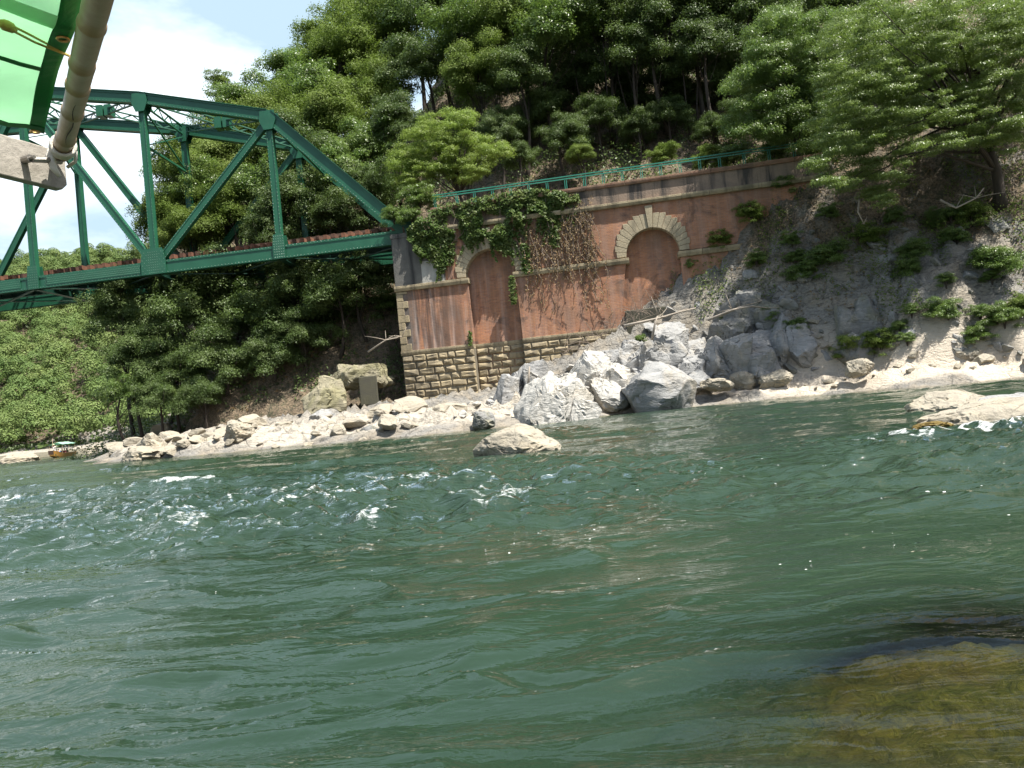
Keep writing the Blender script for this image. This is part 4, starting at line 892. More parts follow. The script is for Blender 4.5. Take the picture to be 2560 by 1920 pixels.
stand([(1960, 10, 60, 3.4, 'dark'), (2080, 40, 58, 3.2, 'dark'), (2180, 120, 52, 3.0, 'dark'), (2330, 30, 60, 3.6, 'dark'), (2480, 60, 56, 3.4, 'dark'), (2600, 150, 50, 3.2, 'dark'), (2060, 200, 50, 2.6, 'dark'), (2420, 230, 46, 2.6, 'dark'), (1900, 100, 49, 2.6, 'dark'), (1930, 250, 46, 1.8, 'dark'), (2120, 330, 42, 1.8, 'dark'), (2280, 330, 40, 1.9, 'dark'), (2450, 380, 38.5, 1.7, 'dark'), (2560, 330, 38, 2.0, 'dark'), (2250, 200, 46, 2.8, 'dark'), (1980, 340, 42, 1.5, 'dark')], 'shaded evergreen', 'behind the feathery tree', G1, 1500)
stand([(312, 790, 45, 2.0, 'dark'), (385, 740, 46, 2.3, 'dark'), (470, 805, 44, 2.3, 'dark'), (560, 735, 45, 2.4, 'dark'), (655, 800, 44, 2.2, 'dark'), (745, 742, 44, 2.2, 'dark'), (838, 755, 43, 1.9, 'dark'), (905, 700, 43.5, 1.5, 'dark'), (345, 900, 43, 1.7, 'dark'), (440, 930, 42.5, 1.7, 'dark'), (560, 915, 42.5, 1.9, 'dark'), (680, 890, 42.5, 1.6, 'dark'), (318, 985, 42, 1.3, 'oak'), (400, 1000, 41.2, 1.3, 'dark'), (760, 850, 42.5, 1.5, 'dark'), (510, 1000, 41, 1.2, 'dark')], 'evergreen toned dark for shade', 'hanging over the bank under the bridge', 'evergreen trees under the bridge', 1600)  # dark leaf kind puts the shade under the bridge into the colour
stand([(1300, 395, 44.5, .9, 'dark'), (1410, 350, 45.5, 1.3, 'dark'), (1500, 300, 46.5, 1.4, 'dark'), (1590, 330, 46, 1.1, 'dark'), (1670, 300, 46.5, 1.3, 'dark'), (1780, 330, 44.5, 1.0, 'dark'), (1860, 300, 44, 1.2, 'dark'), (1240, 330, 46, 1.2, 'dark'), (1450, 390, 44.5, .8, 'oak'), (1180, 440, 44, .9, 'dark')], 'low shaded evergreen', 'just behind the long railing', G1, 1480)
# understorey saplings with bare thin trunks behind the railing
for i, (px, Y, h_) in enumerate(((1730, 46.5, 6.5), (1750, 47, 6.0), (1590, 48, 6), (1655, 49, 5.5), (1530, 47.5, 6), (1480, 49, 5.5), (990, 50, 6.5), (975, 49.2, 5.5), (960, 50.5, 6))):
    c = at(px, 400, Y); z = land1(c.x, c.y); r = empty('thin_trunk', (c.x, c.y, z - .2), 0, 'slender bare tree trunk rising in the dark wood behind the railing', 'tree trunk', 'slender trunks in the dark wood')
    b = MB(); lean = .12 * math.sin(i * 2.3); b.tube([(0, 0, 0), (lean * h_ * .3, 0, h_ * .35), (lean * h_ * .8, 0, h_ * .7), (lean * h_, 0, h_ * 1.15)], [.065, .055, .045, .03], 7); b.build('trunk', M['bark'], r, smooth=True)

def hero_tree(name, base, top, r, clumps, per, leaf, mat, label, cat, seed, flat=.5, bark='bark', droop=.4, ar=.45, shell=.2, forks=None):
    """clumps: world centre and radius of every leaf spray"""
    g = np.random.default_rng(seed); root = empty(name, base, 0, label, cat)
    cs = np.array([tuple(c - Vector(base)) for c, _ in clumps]); rs = np.array([q for _, q in clumps])
    P, N_ = clump_points(cs, rs, per, g, flat, shell); V, Q = leaf_quads(P, N_, leaf, leaf * ar, g, droop)
    link('crown', np_mesh('crown', V, Q), M[mat], root)
    b = MB(); base_, top_ = Vector((0, 0, -.4)), Vector(top) - Vector(base); n = 9
    pts = [base_.lerp(top_, i / (n - 1)) + Vector((.10 * math.sin(i * 1.1), .05 * math.cos(i * 1.7), 0)) for i in range(n)]
    b.tube(pts, [r * (1.35 if i == 0 else 1) * (1 - .7 * i / (n - 1)) for i in range(n)], 9)
    idx = g.permutation(len(cs))[:34]
    for k in idx:
        c = Vector(cs[k]); f = .3 + .6 * g.random(); st = pts[int(f * (n - 1))]; md = st.lerp(c, .55) + Vector((0, 0, .10 * (c - st).length))
        b.tube([st, st.lerp(md, .5) + Vector((0, 0, .03)), md, c], [r * .34, r * .26, r * .16, .01], 5)
    b.build('trunk', M[bark], root, smooth=True); return root
def spray(lst, Y0, Y1, rmin, rmax, n, seed, dens=1.0):
    """leaf sprays scattered in overlapping ellipses of the photograph, at distances between Y0 and Y1"""
    g = np.random.default_rng(seed); out = []
    for (cx, cy, ax, ay, k) in lst:
        for _ in range(k):
            while True:
                u, v = g.uniform(-1, 1, 2)
                if u * u + v * v < 1: break
            out.append((at(cx + u * ax, cy + v * ay, g.uniform(Y0, Y1)), g.uniform(rmin, rmax)))
    return out
# the light green tree on the wall top
bs = wall_pt(3.35, 1.9, 10.5)
hero_tree('maple_tree', bs, at(1128, 330, 40.9), .10, spray([(1120, 320, 75, 50, 56), (1060, 385, 80, 60, 60), (1150, 395, 95, 62, 66), (1218, 378, 58, 28, 22), (1010, 430, 48, 40, 24), (1100, 440, 95, 28, 26)], 39.5, 42.5, .30, .58, 0, 5), 2000, .09, 'leaf_maple', 'light yellow green tree growing on top of the wall by the bridge end', 'tree', 5, flat=.6)
# the pair of trees overhanging the right end of the wall
p0_ = at(1990, 400, 36.6); bl = (p0_.x, p0_.y, land1(p0_.x, p0_.y))
hero_tree('leafy_tree', bl, at(1975, 120, 35.6), .12, spray([(1960, 120, 95, 100, 90), (1925, 235, 110, 90, 90), (2020, 200, 90, 100, 80), (1885, 310, 70, 40, 30), (1985, 320, 90, 60, 50), (2060, 90, 60, 60, 34), (2050, 330, 60, 70, 30)], 34.2, 37.6, .32, .62, 0, 6), 2000, .095, 'leaf_bright', 'bright green leafy tree overhanging the right end of the railing', 'tree', 6, flat=.8)
tb = at(2496, 470, 32.6); tb = (tb.x, tb.y, land1(tb.x, tb.y))
hero_tree('feathery_tree', tb, at(2430, 130, 31.8), .24, spray([(2250, 110, 190, 120, 150), (2420, 100, 180, 120, 150), (2180, 230, 150, 70, 90), (2320, 250, 170, 60, 90), (2510, 230, 120, 90, 80), (2120, 330, 110, 60, 54), (2140, 415, 120, 65, 52), (2220, 470, 60, 45, 16), (2330, 350, 150, 40, 46), (2480, 340, 120, 50, 40), (2560, 60, 120, 90, 70), (2740, 60, 150, 150, 40)], 28.8, 33.2, .30, .62, 0, 7), 1700, .082, 'leaf_silver', 'big feathery tree with silvery sprays leaning over the right bank', 'tree', 7, flat=.34, droop=.7)  # last spray group lies out of view, added to shade the slope

# bushes
def bush(px, py, Y, r, label, kind='bush', seed=0, sc=.8):
    c = hit(px, py + r * 1920 / Y * .45, 22) if not (950 < px < 1935 and py < 560) else at(px, py, Y); r = r * c.y / Y; c = c + Vector((0, -.15, r * .45)); g = np.random.default_rng(seed + 900); me = CROWN[kind][int(g.integers(len(CROWN[kind])))]
    root = empty('bush', (c.x, c.y, c.z - r * .5), 0, label, 'bush')
    o = link('foliage', me, None, root, (0, 0, r * .06)); o.scale = (r * 1.25, r * 1.25, r * sc * 1.2); o.rotation_euler = (0, 0, g.random() * 6.28)
    b = MB()
    for k in range(4): b.tube([(0, 0, -.35), (math.cos(k * 1.6) * r * .2, math.sin(k * 1.6) * r * .2, r * .15), (math.cos(k * 1.6) * r * .5, math.sin(k * 1.6) * r * .5, r * .5)], [.025, .018, .008], 5)
    b.build('stem', M['bark'], root)
bl_ = [(1050, 505, 39.6, .75, 'bright bush at the bridge end beside the first railing post', 'bush'), (985, 545, 39.4, .5, 'small yellow green bush over the last sleepers of the bridge', 'bush'), (1030, 545, 39.0, .5, 'green bush hanging over the top of the wall corner', 'bush'),
 (1830, 395, 38.6, .7, 'bright bush behind the right part of the railing', 'bush'), (1760, 405, 39.2, .6, 'dull green bush behind the middle of the railing', 'bushdark'), (1655, 395, 42.0, .6, 'dark bush in the shade behind the railing', 'bushdark'), (1930, 385, 37.4, .55, 'small bush near the right end of the railing', 'bush'),
 (975, 760, 40.6, .75, 'light green bush beside the left edge of the abutment', 'bush'), (2000, 690, 33.4, .55, 'green bush in the middle of the leaf covered slope', 'bush'), (1890, 665, 34.2, .35, 'small pale bush above the rock ledge on the slope', 'bush'), (2070, 650, 33.2, .7, 'yellow green bush on the slope above the dark cliff', 'bush'), (1880, 570, 35.4, .5, 'dark bush against the right end of the brick wall', 'bushdark'), (1800, 600, 35.6, .45, 'low dark bush where the slope meets the string course', 'bushdark'),
 (2350, 770, 31.0, .5, 'fresh green fern tuft on the dark crag', 'bush'), (2480, 650, 31.4, .75, 'green bush at the right edge of the slope', 'bush'), (2200, 850, 30.8, .55, 'dark green bush at the foot of the tall shaded cliff', 'bushdark'), (2110, 870, 30.8, .5, 'low green bush left of the shaded cliff foot', 'bushdark'), (1990, 815, 32.0, .32, 'little bush in a crack of the grey crag', 'bush'), (2170, 590, 33.0, .6, 'bush among dead branches on the upper slope', 'bushdark'), (2420, 540, 32.2, .6, 'shaded bush under the feathery tree trunk', 'bushdark'), (1955, 480, 36.0, .45, 'pale leafy bush under the end of the coping', 'bush'), (2545, 760, 30.6, .5, 'half cut bush at the right frame edge above grey rocks', 'bushdark'), (1720, 660, 35.6, .3, 'tiny bush at the top of the drift pile', 'bush'), (1600, 850, 34.4, .25, 'small weed on the grey blocky bedrock', 'bush'), (2280, 640, 32.0, .55, 'dry looking bush right of the slope centre', 'bush'), (755, 1090, 40.0, .01, '', None)]
for i, (px, py, Y, r, lab, kd) in enumerate(bl_):
    if kd: bush(px, py, Y, r, lab, kd, i)

g = np.random.default_rng(77); k = 0
while k < 24:
    px, py = g.uniform(1700, 2540), g.uniform(520, 860)
    if py < 1000 - (px - 1300) * .60: continue
    r = g.uniform(.22, .55); bush(px, py, 33.0, r, 'low green scrub bush rooted on the steep slope right of the wall', 'bush', 60 + k); k += 1
for o in list(C.objects):
    if o.get('label') == 'low green scrub bush rooted on the steep slope right of the wall': o['group'] = 'scrub on the right slope'

# ivy over the wall top, with strands hanging down
g = np.random.default_rng(17); P = []
TI = [.9, 1.6, 2.4, 3.2, 4.0, 4.7, 5.3, 5.9, 6.3, 7.0, 7.6, 8.2, 8.9, 9.6]
LO = [9.4, 8.9, 8.3, 9.3, 8.9, 9.5, 8.9, 8.4, 9.3, 9.7, 9.7, 9.2, 9.9, 10.3]
HI = [10.1, 10.6, 10.9, 11.05, 11.1, 11.15, 11.2, 11.25, 11.25, 11.25, 11.2, 11.1, 10.9, 10.6]
n = 13500; tt = g.uniform(.9, 9.6, n); f = g.random(n) ** .8; lo = np.interp(tt, TI, LO) + .5 * vn2(tt * 2.2, 0 * tt, 5) ; hi = np.interp(tt, TI, HI)
zz = hi - (hi - lo) * f; keep = fb2(tt * 1.2, zz * 1.2, 3, 8) > -.42; tt, zz = tt[keep], zz[keep]
lump = .28 + .22 * fb2(tt * 1.4, zz * 1.4, 3, 9)
yy = REC - .04 - np.clip(lump, .02, .7) * g.random(len(tt)) ** .6
for s0, s1, x0, w in ((8.6, 7.1, 6.75, .22), (8.9, 8.1, 5.9, .25), (9.4, 8.0, 2.5, .5), (7.1, 5.7, 5.95, .14), (9.3, 8.2, 8.3, .2), (4.6, 3.9, 3.6, .08)):
    k = int(420 * w * (s0 - s1) * 4); zq = g.uniform(s1, s0, k); tt = np.r_[tt, x0 + g.normal(size=k) * w * .5]; zz = np.r_[zz, zq]; yy = np.r_[yy, REC - .05 - g.random(k) * .15]
for q_ in range(46):
    x0 = g.uniform(1.2, 9.8); z0 = np.interp(x0, TI, LO) + .5; ln = g.uniform(.4, 1.7); k = int(ln * 60); f = np.sort(g.random(k)); tt = np.r_[tt, x0 + .12 * np.sin(f * 5 + q_) + g.normal(size=k) * .07 * (1.3 - f)]; zz = np.r_[zz, z0 - f * ln]; yy = np.r_[yy, REC - .04 - g.random(k) * .12]
V, Q = leaf_quads(np.stack([tt, yy, zz], 1), np.tile([0, -.7, .6], (len(tt), 1)), .15, .11, g, .5)
iv = empty('ivy', wall_pt(0, 0, 0), WA, 'thick green ivy draped over the top of the brick wall', 'ivy')
link('leaves', np_mesh('leaves', V, Q), M['leaf_ivy'], iv)
b = MB()
for k in range(46):
    x = g.uniform(1.5, 9.4); z = np.interp(x, TI, HI) - .1; pts = [Vector((x, REC - .1, z))]
    for j in range(6): pts.append(pts[-1] + Vector((g.normal() * .14, g.normal() * .03, -.22 - g.random() * .18)))
    b.tube(pts, [.012] * 7, 4, False)
b.build('stem', M['vine'], iv)
dv = empty('dry_vine', wall_pt(0, 0, 0), WA, 'dry brown vine strands hanging down the brick between the two arches', 'vine')
b = MB(); lp = []
for k in range(120):
    c = (7.2, 7.8, 8.6, 9.3, 9.7, 10.0)[k % 6]; x = c + g.normal() * .28; z = (9.2, 8.6, 9.0, 10.0, 9.9, 8.0)[k % 6] + g.normal() * .4; pts = [Vector((x, REC - .12, z))]; L_ = int(g.integers(3, 11))
    for j in range(L_): pts.append(pts[-1] + Vector((g.normal() * .11, g.normal() * .04, -.2 - g.random() * .2))); pts[-1].y = min(pts[-1].y, REC - .04)
    pts = [p for p in pts if p.z > 4.4]
    if len(pts) > 1: b.tube(pts, [.011] * len(pts), 4, False); lp += [tuple(p + Vector((g.normal() * .06, -.02, g.normal() * .06))) for p in pts for _ in range(3)]
b.build('stem', M['vine'], dv); lp = np.array(lp); V, Q = leaf_quads(lp, np.tile([0, -.8, .3], (len(lp), 1)), .10, .06, g, .8); link('leaves', np_mesh('leaves', V, Q), M['leaf_dry'], dv)

# ground cover: leaf litter and low weeds on the slopes
def cover(name, n, xr, yr, cond, leaf, mat, dens_seed, seed, up=.05, thr=.0):
    g = np.random.default_rng(seed); x = g.uniform(*xr, n); y = g.uniform(*yr, n); px, py = x - CORNER[0], y - CORNER[1]; t = px * wa[0] + py * wa[1]; s = px * wnrm[0] + py * wnrm[1]
    k = cond(t, s, sdist(x, y, SHORE)) & (fb2(x * .8, y * .8, 3, dens_seed) > thr); x, y = x[k], y[k]; z = land(x, y) + g.random(len(x)) ** 1.3 * up * (np.clip((fb2(x * .8, y * .8, 3, dens_seed) - thr) * 2.0, .05, 1) if up > .2 else 1)
    V, Q = leaf_quads(np.stack([x, y, z], 1), np.tile([0, -.35, .9], (len(x), 1)), leaf, leaf * .5, g, .0)
    tag(link(name, np_mesh(name, V, Q), M[mat]), kind='stuff')
right = lambda t, s, d: (t > 12.5) & (s < 3) & (d > 3.0) & (s < .0 + 50 * (t > 20.5)) 
cover('leaf_litter', 42000, (5, 30), (25, 42), right, .13, 'leaf_dry', 71, 81, .08, -.1)
cover('undergrowth', 150000, (6, 30), (25, 42), lambda t, s, d: right(t, s, d) & (t > 13.5), .12, 'leaf_oak', 72, 82, 1.0, .14)
cover('hill_undergrowth', 190000, (-28, 30), (38, 64), lambda t, s, d: ((s > 5.4) & (t > 0)) | ((s > .8) & (t < -.4)), .19, 'leaf_dark', 73, 83, 1.6, -.02)
cover('hill_litter', 30000, (-28, 30), (38, 62), lambda t, s, d: ((s > 5.0) & (t > 0)) | ((s > .4) & (t < -.2)), .2, 'leaf_dry', 74, 84, .1, -.2)

# the far wooded valley side: one mass of small crowns
g = np.random.default_rng(23); n = 16000; x = g.uniform(-235, 40, n); y = g.uniform(110, 300, n); df = sdist(x, y, FARF); z = land(x, y, False)
k = ((z > 1.7) | (df > -3)) & (sdist(x, y, SHORE) > 6); x, y, z = x[k], y[k], z[k]
cell = {}
for i in range(len(x)):
    key = (int(x[i] // 5.0), int(y[i] // 5.2)); cell.setdefault(key, i)
ii = np.array(list(cell.values())); x, y, z = x[ii], y[ii], z[ii]
PP, NN = [], []
for cx, cy, cz in zip(x, y, z):
    r = g.uniform(2.2, 4.2); cz = cz + r * .75 + g.uniform(-.5, 2.5)
    for q in range(8):
        a_ = q * 1.05 + g.random() * .6; rq = r * g.uniform(.42, .62); ce = np.array([cx, cy, cz]) + (np.array([math.cos(a_) * .52, math.sin(a_) * .52, -.25 + .75 * g.random()]) * r if q < 6 else np.array([0, 0, .85 * r]))
        m_ = int(17 * rq * rq * 3.2) + 10; d = g.normal(size=(m_, 3)); d /= np.linalg.norm(d, axis=1, keepdims=True); d[:, 2] = np.where(d[:, 2] < -.2, -d[:, 2], d[:, 2])
        PP.append(ce + d * rq * g.uniform(.86, 1.06, (m_, 1))); NN.append(d + [0, 0, .2])
PP = np.concatenate(PP); NN = np.concatenate(NN); V, Q = leaf_quads(PP, NN, .36, .30, g, .2, .28)
g = np.random.default_rng(24); ux = g.uniform(-235, 20, 60000); uy = g.uniform(110, 290, 60000); uk = sdist(ux, uy, FARF) > -2; ux, uy = ux[uk], uy[uk]; uz = land(ux, uy, False) + g.random(len(ux)) * .9
V2, Q2 = leaf_quads(np.stack([ux, uy, uz], 1), np.tile([0, -.4, .8], (len(ux), 1)), 1.0, .8, g); tag(link('far_undergrowth', np_mesh('far_undergrowth', V2, Q2), M['leaf_dark']), kind='stuff')
tag(link('far_forest', np_mesh('far_forest', V, Q), M['leaf_far']), kind='stuff')

# ------------------------------------------------------------------ drift branches on the rocks
def branch(name, pts, r, label, group=None, twigs=4, seed=0, mat='drift'):
    g = np.random.default_rng(seed); pts = [Vector(p) for p in pts]; root = pts[0].copy(); b = MB(); q = [p - root for p in pts]; n = len(q)
    b.tube(q, [r * (1 - .6 * i / (n - 1)) for i in range(n)], 7)
    for k in range(twigs):
        i = int(g.integers(1, n)); d = Vector((g.normal(), g.normal() * .5, abs(g.normal()) * .8)) * .35; b.tube([q[i], q[i] + d * .6, q[i] + d * 1.3 + Vector((0, 0, -.05))], [r * .45, r * .3, .006], 5)
    return tag(b.build(name, M[mat], None, smooth=True), label, 'branch', group).__setattr__('location', root)
branch('drift_log', [at(1560, 815, 33.0), at(1600, 806, 33.0), at(1650, 795, 32.9), at(1700, 780, 32.9), at(1740, 770, 32.8)], .07, 'long bleached drift branch lying across the grey bedrock', seed=1, twigs=5)
branch('drift_log', [at(1630, 850, 32.6), at(1637, 810, 32.6), at(1645, 788, 32.6)], .06, 'short stub of driftwood standing upright on the bedrock', seed=2, twigs=3)
branch('drift_log', [at(1770, 800, 32.8), at(1830, 775, 32.9), at(1880, 765, 33.0), at(1920, 770, 33.0)], .06, 'crooked drift branch above the broad grey slab', seed=3, twigs=6)
branch('drift_log', [at(1800, 790, 32.9), at(1850, 768, 33.0), at(1905, 752, 33.2)], .05, 'thin drift branch beside the crooked one', seed=4, twigs=4)
branch('drift_log', [at(1320, 965, 31.6), at(1322, 940, 31.6), at(1324, 916, 31.6)], .06, 'upright stump of driftwood behind the outcrop with the dark edge', seed=5, twigs=0)
branch('dead_branch', [at(2350, 500, 31.8), at(2390, 520, 31.6), at(2440, 495, 31.6), at(2460, 470, 31.7)], .05, 'pale dead branches on the slope left of the feathery tree trunk', seed=6, twigs=8)
branch('dead_branch', [at(2150, 490, 32.2), at(2145, 530, 32.0), at(2160, 560, 31.9)], .05, 'bare broken branch hanging below the silvery sprays', seed=7, twigs=2)
branch('dead_branch', [at(920, 880, 38.6), at(965, 850, 38.5), at(1005, 842, 38.4)], .05, 'fallen branch leaning on the left corner of the abutment', seed=8, twigs=7)
g = np.random.default_rng(31); b = MB(); hp = at(1560, 790, 34.3)
for k in range(90):
    c = at(1400 + 260 * g.random(), 0, 34.6); px = 1400 + 270 * g.random(); py = 880 - (px - 1400) * .52 + g.normal() * 12; p = at(px, py, 34.2 + g.random() * .6) - hp; d = Vector((g.normal() * .5, g.normal() * .2, abs(g.normal()) * .35 + .1)); b.tube([p - d * .5, p + Vector((0, 0, .05)), p + d * .6], [.012, .01, .004], 4, False)
tag(b.build('brushwood', M['vine']), 'tangle of dry twigs heaped along the foot of the brick wall', 'brushwood').location = hp

# angular rocks half buried in the slope right of the wall
g = np.random.default_rng(44); k = 0
while k < 90:
    px, py = g.uniform(1560, 2560), g.uniform(560, 930)
    if py < 1010 - (px - 1300) * .62 or py < 560: continue
    c = hit(px, py); s_ = .3 * 4.2 ** (g.random() ** 1.5); me = protos[g.integers(6)]
    o = bpy.data.objects.new('slope_rock', me); C.objects.link(o); o.location = c + Vector((0, .16 * s_, -.06 * s_)); o.scale = (s_ * g.uniform(.8, 1.3), s_, s_ * g.uniform(.7, 1.2)); o.rotation_euler = (g.normal() * .35, .5 + g.normal() * .3, g.normal() * .7)
    o.material_slots[0].link = 'OBJECT'; o.material_slots[0].material = M['rock_grey' if g.random() < .65 else 'rock_dark']
    tag(o, 'angular grey rock half buried in the steep slope right of the brick wall', 'stone', 'angular rocks in the right slope'); k += 1

# flecks of foam drifting on the river
g = np.random.default_rng(51); n = 230; fx = np.r_[g.normal(.9, 1.5, n // 2), g.uniform(-1, 5, n // 2)]; fy = np.r_[g.normal(5.6, .9, n // 2), g.uniform(3.2, 9.5, n // 2)]
keep = fb2(fx * .7, fy * 1.4, 3, 91) > .02; fx, fy = fx[keep], fy[keep]; fh = waves(fx, fy)[0] * 1.0; vv, ff = [], []
for x, y, z in zip(fx, fy, fh):
    r = .003 * 3.4 ** (g.random() ** 2.0) * (.6 + .05 * y); b_ = len(vv); m_ = 7; ax = g.uniform(.9, 1.7)
    for ring, (rr_q, hz) in enumerate(((1, -.01), (.8, .22), (.35, .34))):
        for j in range(m_): a_ = 6.283 * j / m_; vv.append((x + r * rr_q * ax * math.cos(a_) * g.uniform(.8, 1.15), y + r * rr_q * math.sin(a_) * g.uniform(.8, 1.15), z + r * hz))
    ff += [(b_ + i * m_ + j, b_ + i * m_ + (j + 1) % m_, b_ + (i + 1) * m_ + (j + 1) % m_, b_ + (i + 1) * m_ + j) for i in range(2) for j in range(m_)]
tag(link('foam_flecks', np_mesh('foam_flecks', vv, ff, True), M['white']), kind='stuff')

# concrete ruin beside the abutment
def ruin(name, px0, px1, py0, py1, Y, dep, label, rz=0):
    a_, c_ = at(px0, py1, Y), at(px1, py0, Y); b = MB(); w, h = abs(c_.x - a_.x), c_.z - a_.z; b.box(-w / 2, w / 2, 0, dep, -.5, h); o = b.build(name, M['block'], None, bevel=.05)
    o.location = ((a_.x + c_.x) / 2, Y, a_.z); o.rotation_euler = (0, 0, rz); tag(o, label, 'concrete block')
ruin('concrete_block', 900, 940, 938, 990, 37.6, .9, 'dark upright concrete block left of the abutment foot', .15)
rock('shore_boulder', 800, 985, 905, 960, 39.2, 1.6, 'rock_moss', 83, 'mossy tan ledge sloping up behind the dark concrete block', 'rock', blocks=7, tilt=.5)

# ------------------------------------------------------------------ the far boat and its people
def skin_body(name, verts, edges, radii, m, parent, sub=2):
    me = bpy.data.meshes.new(name); me.from_pydata(verts, edges, []); o = link(name, me, m, parent)
    o.modifiers.new('skin', 'SKIN'); sv = me.skin_vertices[0].data
    for i, r in enumerate(radii): sv[i].radius = (r, r) if not hasattr(r, '__len__') else r; sv[i].use_root = i == 0
    sb = o.modifiers.new('smooth', 'SUBSURF'); sb.levels = sub; sb.render_levels = sub
    return o
def person(loc, rz, label, pose, shirt, legs, hat=None, reach=0.0):
    root = empty('person', loc, rz, label, 'person')
    if pose == 'stand':
        hip, kn, an = .92, .50, .08; kx = .05; ax = 0.0; lx = .12
    else:
        hip, kn, an = .42, .45, .06; kx = .40; ax = .42; lx = .10
    sh = hip + .50
    V = [(0, 0, hip), (0, 0, hip + .25), (0, 0, sh), (0, 0, sh + .10), (.02, 0, sh + .22), (.03, 0, sh + .30)]
    E_ = [(0, 1), (1, 2), (2, 3), (3, 4), (4, 5)]; rad = [(.15, .11), (.135, .10), (.15, .10), .05, .095, .075]
    for s in (-1, 1):
        b = len(V); hz = sh - .28 + reach; V += [(0, s * .19, sh - .02), (.08, s * .24, sh - .28 + reach * .4), (.30, s * .17, hz), (.37, s * .16, hz + .02)]; E_ += [(2, b), (b, b + 1), (b + 1, b + 2), (b + 2, b + 3)]; rad += [.06, .045, .035, (.03, .045)]
        b = len(V); V += [(0, s * .09, hip - .03), (kx, s * lx, kn), (ax, s * lx, an), (ax + .14, s * lx, an - .03)]; E_ += [(0, b), (b, b + 1), (b + 1, b + 2), (b + 2, b + 3)]; rad += [.085, .06, .045, .035]
    skin_body('body', V, E_, rad, M['skin'], root)
    Vs = [V[0], V[1], V[2]]; Es = [(0, 1), (1, 2)]; rs = [(.165, .125), (.155, .12), (.17, .115)]
    for s, o_ in ((-1, 6), (1, 14)):
        b = len(Vs); Vs += [V[o_], V[o_ + 1]]; Es += [(2, b), (b, b + 1)]; rs += [.075, .06]
    skin_body('shirt', Vs, Es, rs, M[shirt], root)
    Vt = [(0, 0, hip + .02)]; Et = []; rt = [(.165, .13)]
    for s, o_ in ((-1, 10), (1, 18)):
        b = len(Vt); Vt += [V[o_], V[o_ + 1], V[o_ + 2]]; Et += [(0, b), (b, b + 1), (b + 1, b + 2)]; rt += [.10, .075, .06]
    skin_body('trousers', Vt, Et, rt, M[legs], root)
    hd = Vector((.025, 0, sh + .27)); q = MB()
    if hat: q.tube([hd + Vector((0, 0, .0)), hd + Vector((0, 0, .012)), hd + Vector((0, 0, .03)), hd + Vector((0, 0, .13))], [.23, .235, .12, .085], 14); q.build('hat', M[hat], root, smooth=True)
    else: q.tube([hd + Vector((-.03, 0, -.06)), hd + Vector((-.025, 0, .0)), hd + Vector((-.015, 0, .07)), hd + Vector((-.01, 0, .11))], [.085, .112, .10, .03], 12); q.build('hair', M['black'], root, smooth=True)
    return root
bp = at(156, 1141, 128.0); BZ = -.90
boat = empty('tour_boat', (bp.x, 128.0, BZ), R(277), 'wooden tour boat with pale green canopy full of passengers by the far rocks', 'boat')
LB = 7.6; q = MB(); n = 14; secs = []
for i in range(n + 1):
    u = i / n; x = -LB / 2 + LB * u; w = .95 * (math.sin(math.pi * min(1, .25 + u * .75)) ** .5 if u > .6 else 1) * (.75 + .25 * min(1, u * 4)); w = w if u < .6 else .95 * (1 - ((u - .6) / .4) ** 2 * .62); rise = .55 * max(0, (u - .6) / .4) ** 1.6 + .18 * max(0, (.2 - u) / .2) ** 1.4
    secs.append([(x, -w, .55 + rise), (x, -w * .78, .02 + rise * .7), (x, -w * .72, -.12 + rise * .7), (x, w * .72, -.12 + rise * .7), (x, w * .78, .02 + rise * .7), (x, w, .55 + rise), (x, w - .06, .55 + rise), (x, w * .7, .08 + rise * .7), (x, -w * .7, .08 + rise * .7), (x, -w + .06, .55 + rise)])
vv = [p for sct in secs for p in sct]; m_ = 10; ff = [(i * m_ + k, i * m_ + (k + 1) % m_, (i + 1) * m_ + (k + 1) % m_, (i + 1) * m_ + k) for i in range(n) for k in range(m_)]
q.add(vv, ff + [tuple(range(m_ - 1, -1, -1)), tuple(n * m_ + k for k in range(m_))]); q.build('hull', M['hull'], boat)
q = MB(); x = LB / 2; q.hexa([(x - .02, -.38, .55), (x + .06, -.40, .5), (x + .06, .40, .5), (x - .02, .38, .55), (x - .02, -.37, 1.12), (x + .14, -.40, 1.14), (x + .14, .40, 1.14), (x - .02, .37, 1.12)]); q.build('bow_board', M['hull_dark'], boat)
for s in (-1, 1):
    q = MB(); q.tube([(secs[i][5][0], s * (secs[i][5][1] - .02), secs[i][5][2] + .03) for i in range(n + 1)], .035, 6); q.build('gunwale', M['hull_dark'], boat)
cx0, cx1, zc = -2.6, 2.1, 2.0
q = MB(); nn = 8; cols = 9; vv = []; 
for i in range(nn + 1):
    for j in range(cols): 
        y = -1.15 + 2.3 * j / (cols - 1); vv.append((cx0 + (cx1 - cx0) * i / nn, y, zc + .38 * (1 - abs(y) / 1.15) + .03 * math.sin(i * 1.9 + j)))
top = [(i * cols + j, i * cols + j + 1, (i + 1) * cols + j + 1, (i + 1) * cols + j) for i in range(nn) for j in range(cols - 1)]; q.add(vv, top); M['canopy_pale'] = m_cloth('pale_green_boat_cloth', (.42, .70, .55), .4); o = q.build('canopy', M['canopy_pale'], boat, smooth=True); sd = o.modifiers.new('thick', 'SOLIDIFY'); sd.thickness = .015
for x in (cx0 + .1, -.3, cx1 - .1):
    for s in (-1, 1): q = MB(); q.tube([(x, s * .9, .5), (x, s * 1.05, zc + .03)], .025, 6); q.build('canopy_post', M['bamboo'], boat)
q = MB(); q.tube([(cx0 - .25, 0, zc + .37), (cx1 + .3, 0, zc + .37)], .035, 6); q.build('ridge_pole', M['bamboo'], boat)
for x in (-2.0, -1.0, 0, 1.0):
    q = MB(); q.box(x - .14, x + .14, -.78, .78, .36, .41); q.build('bench', M['hull'], boat)
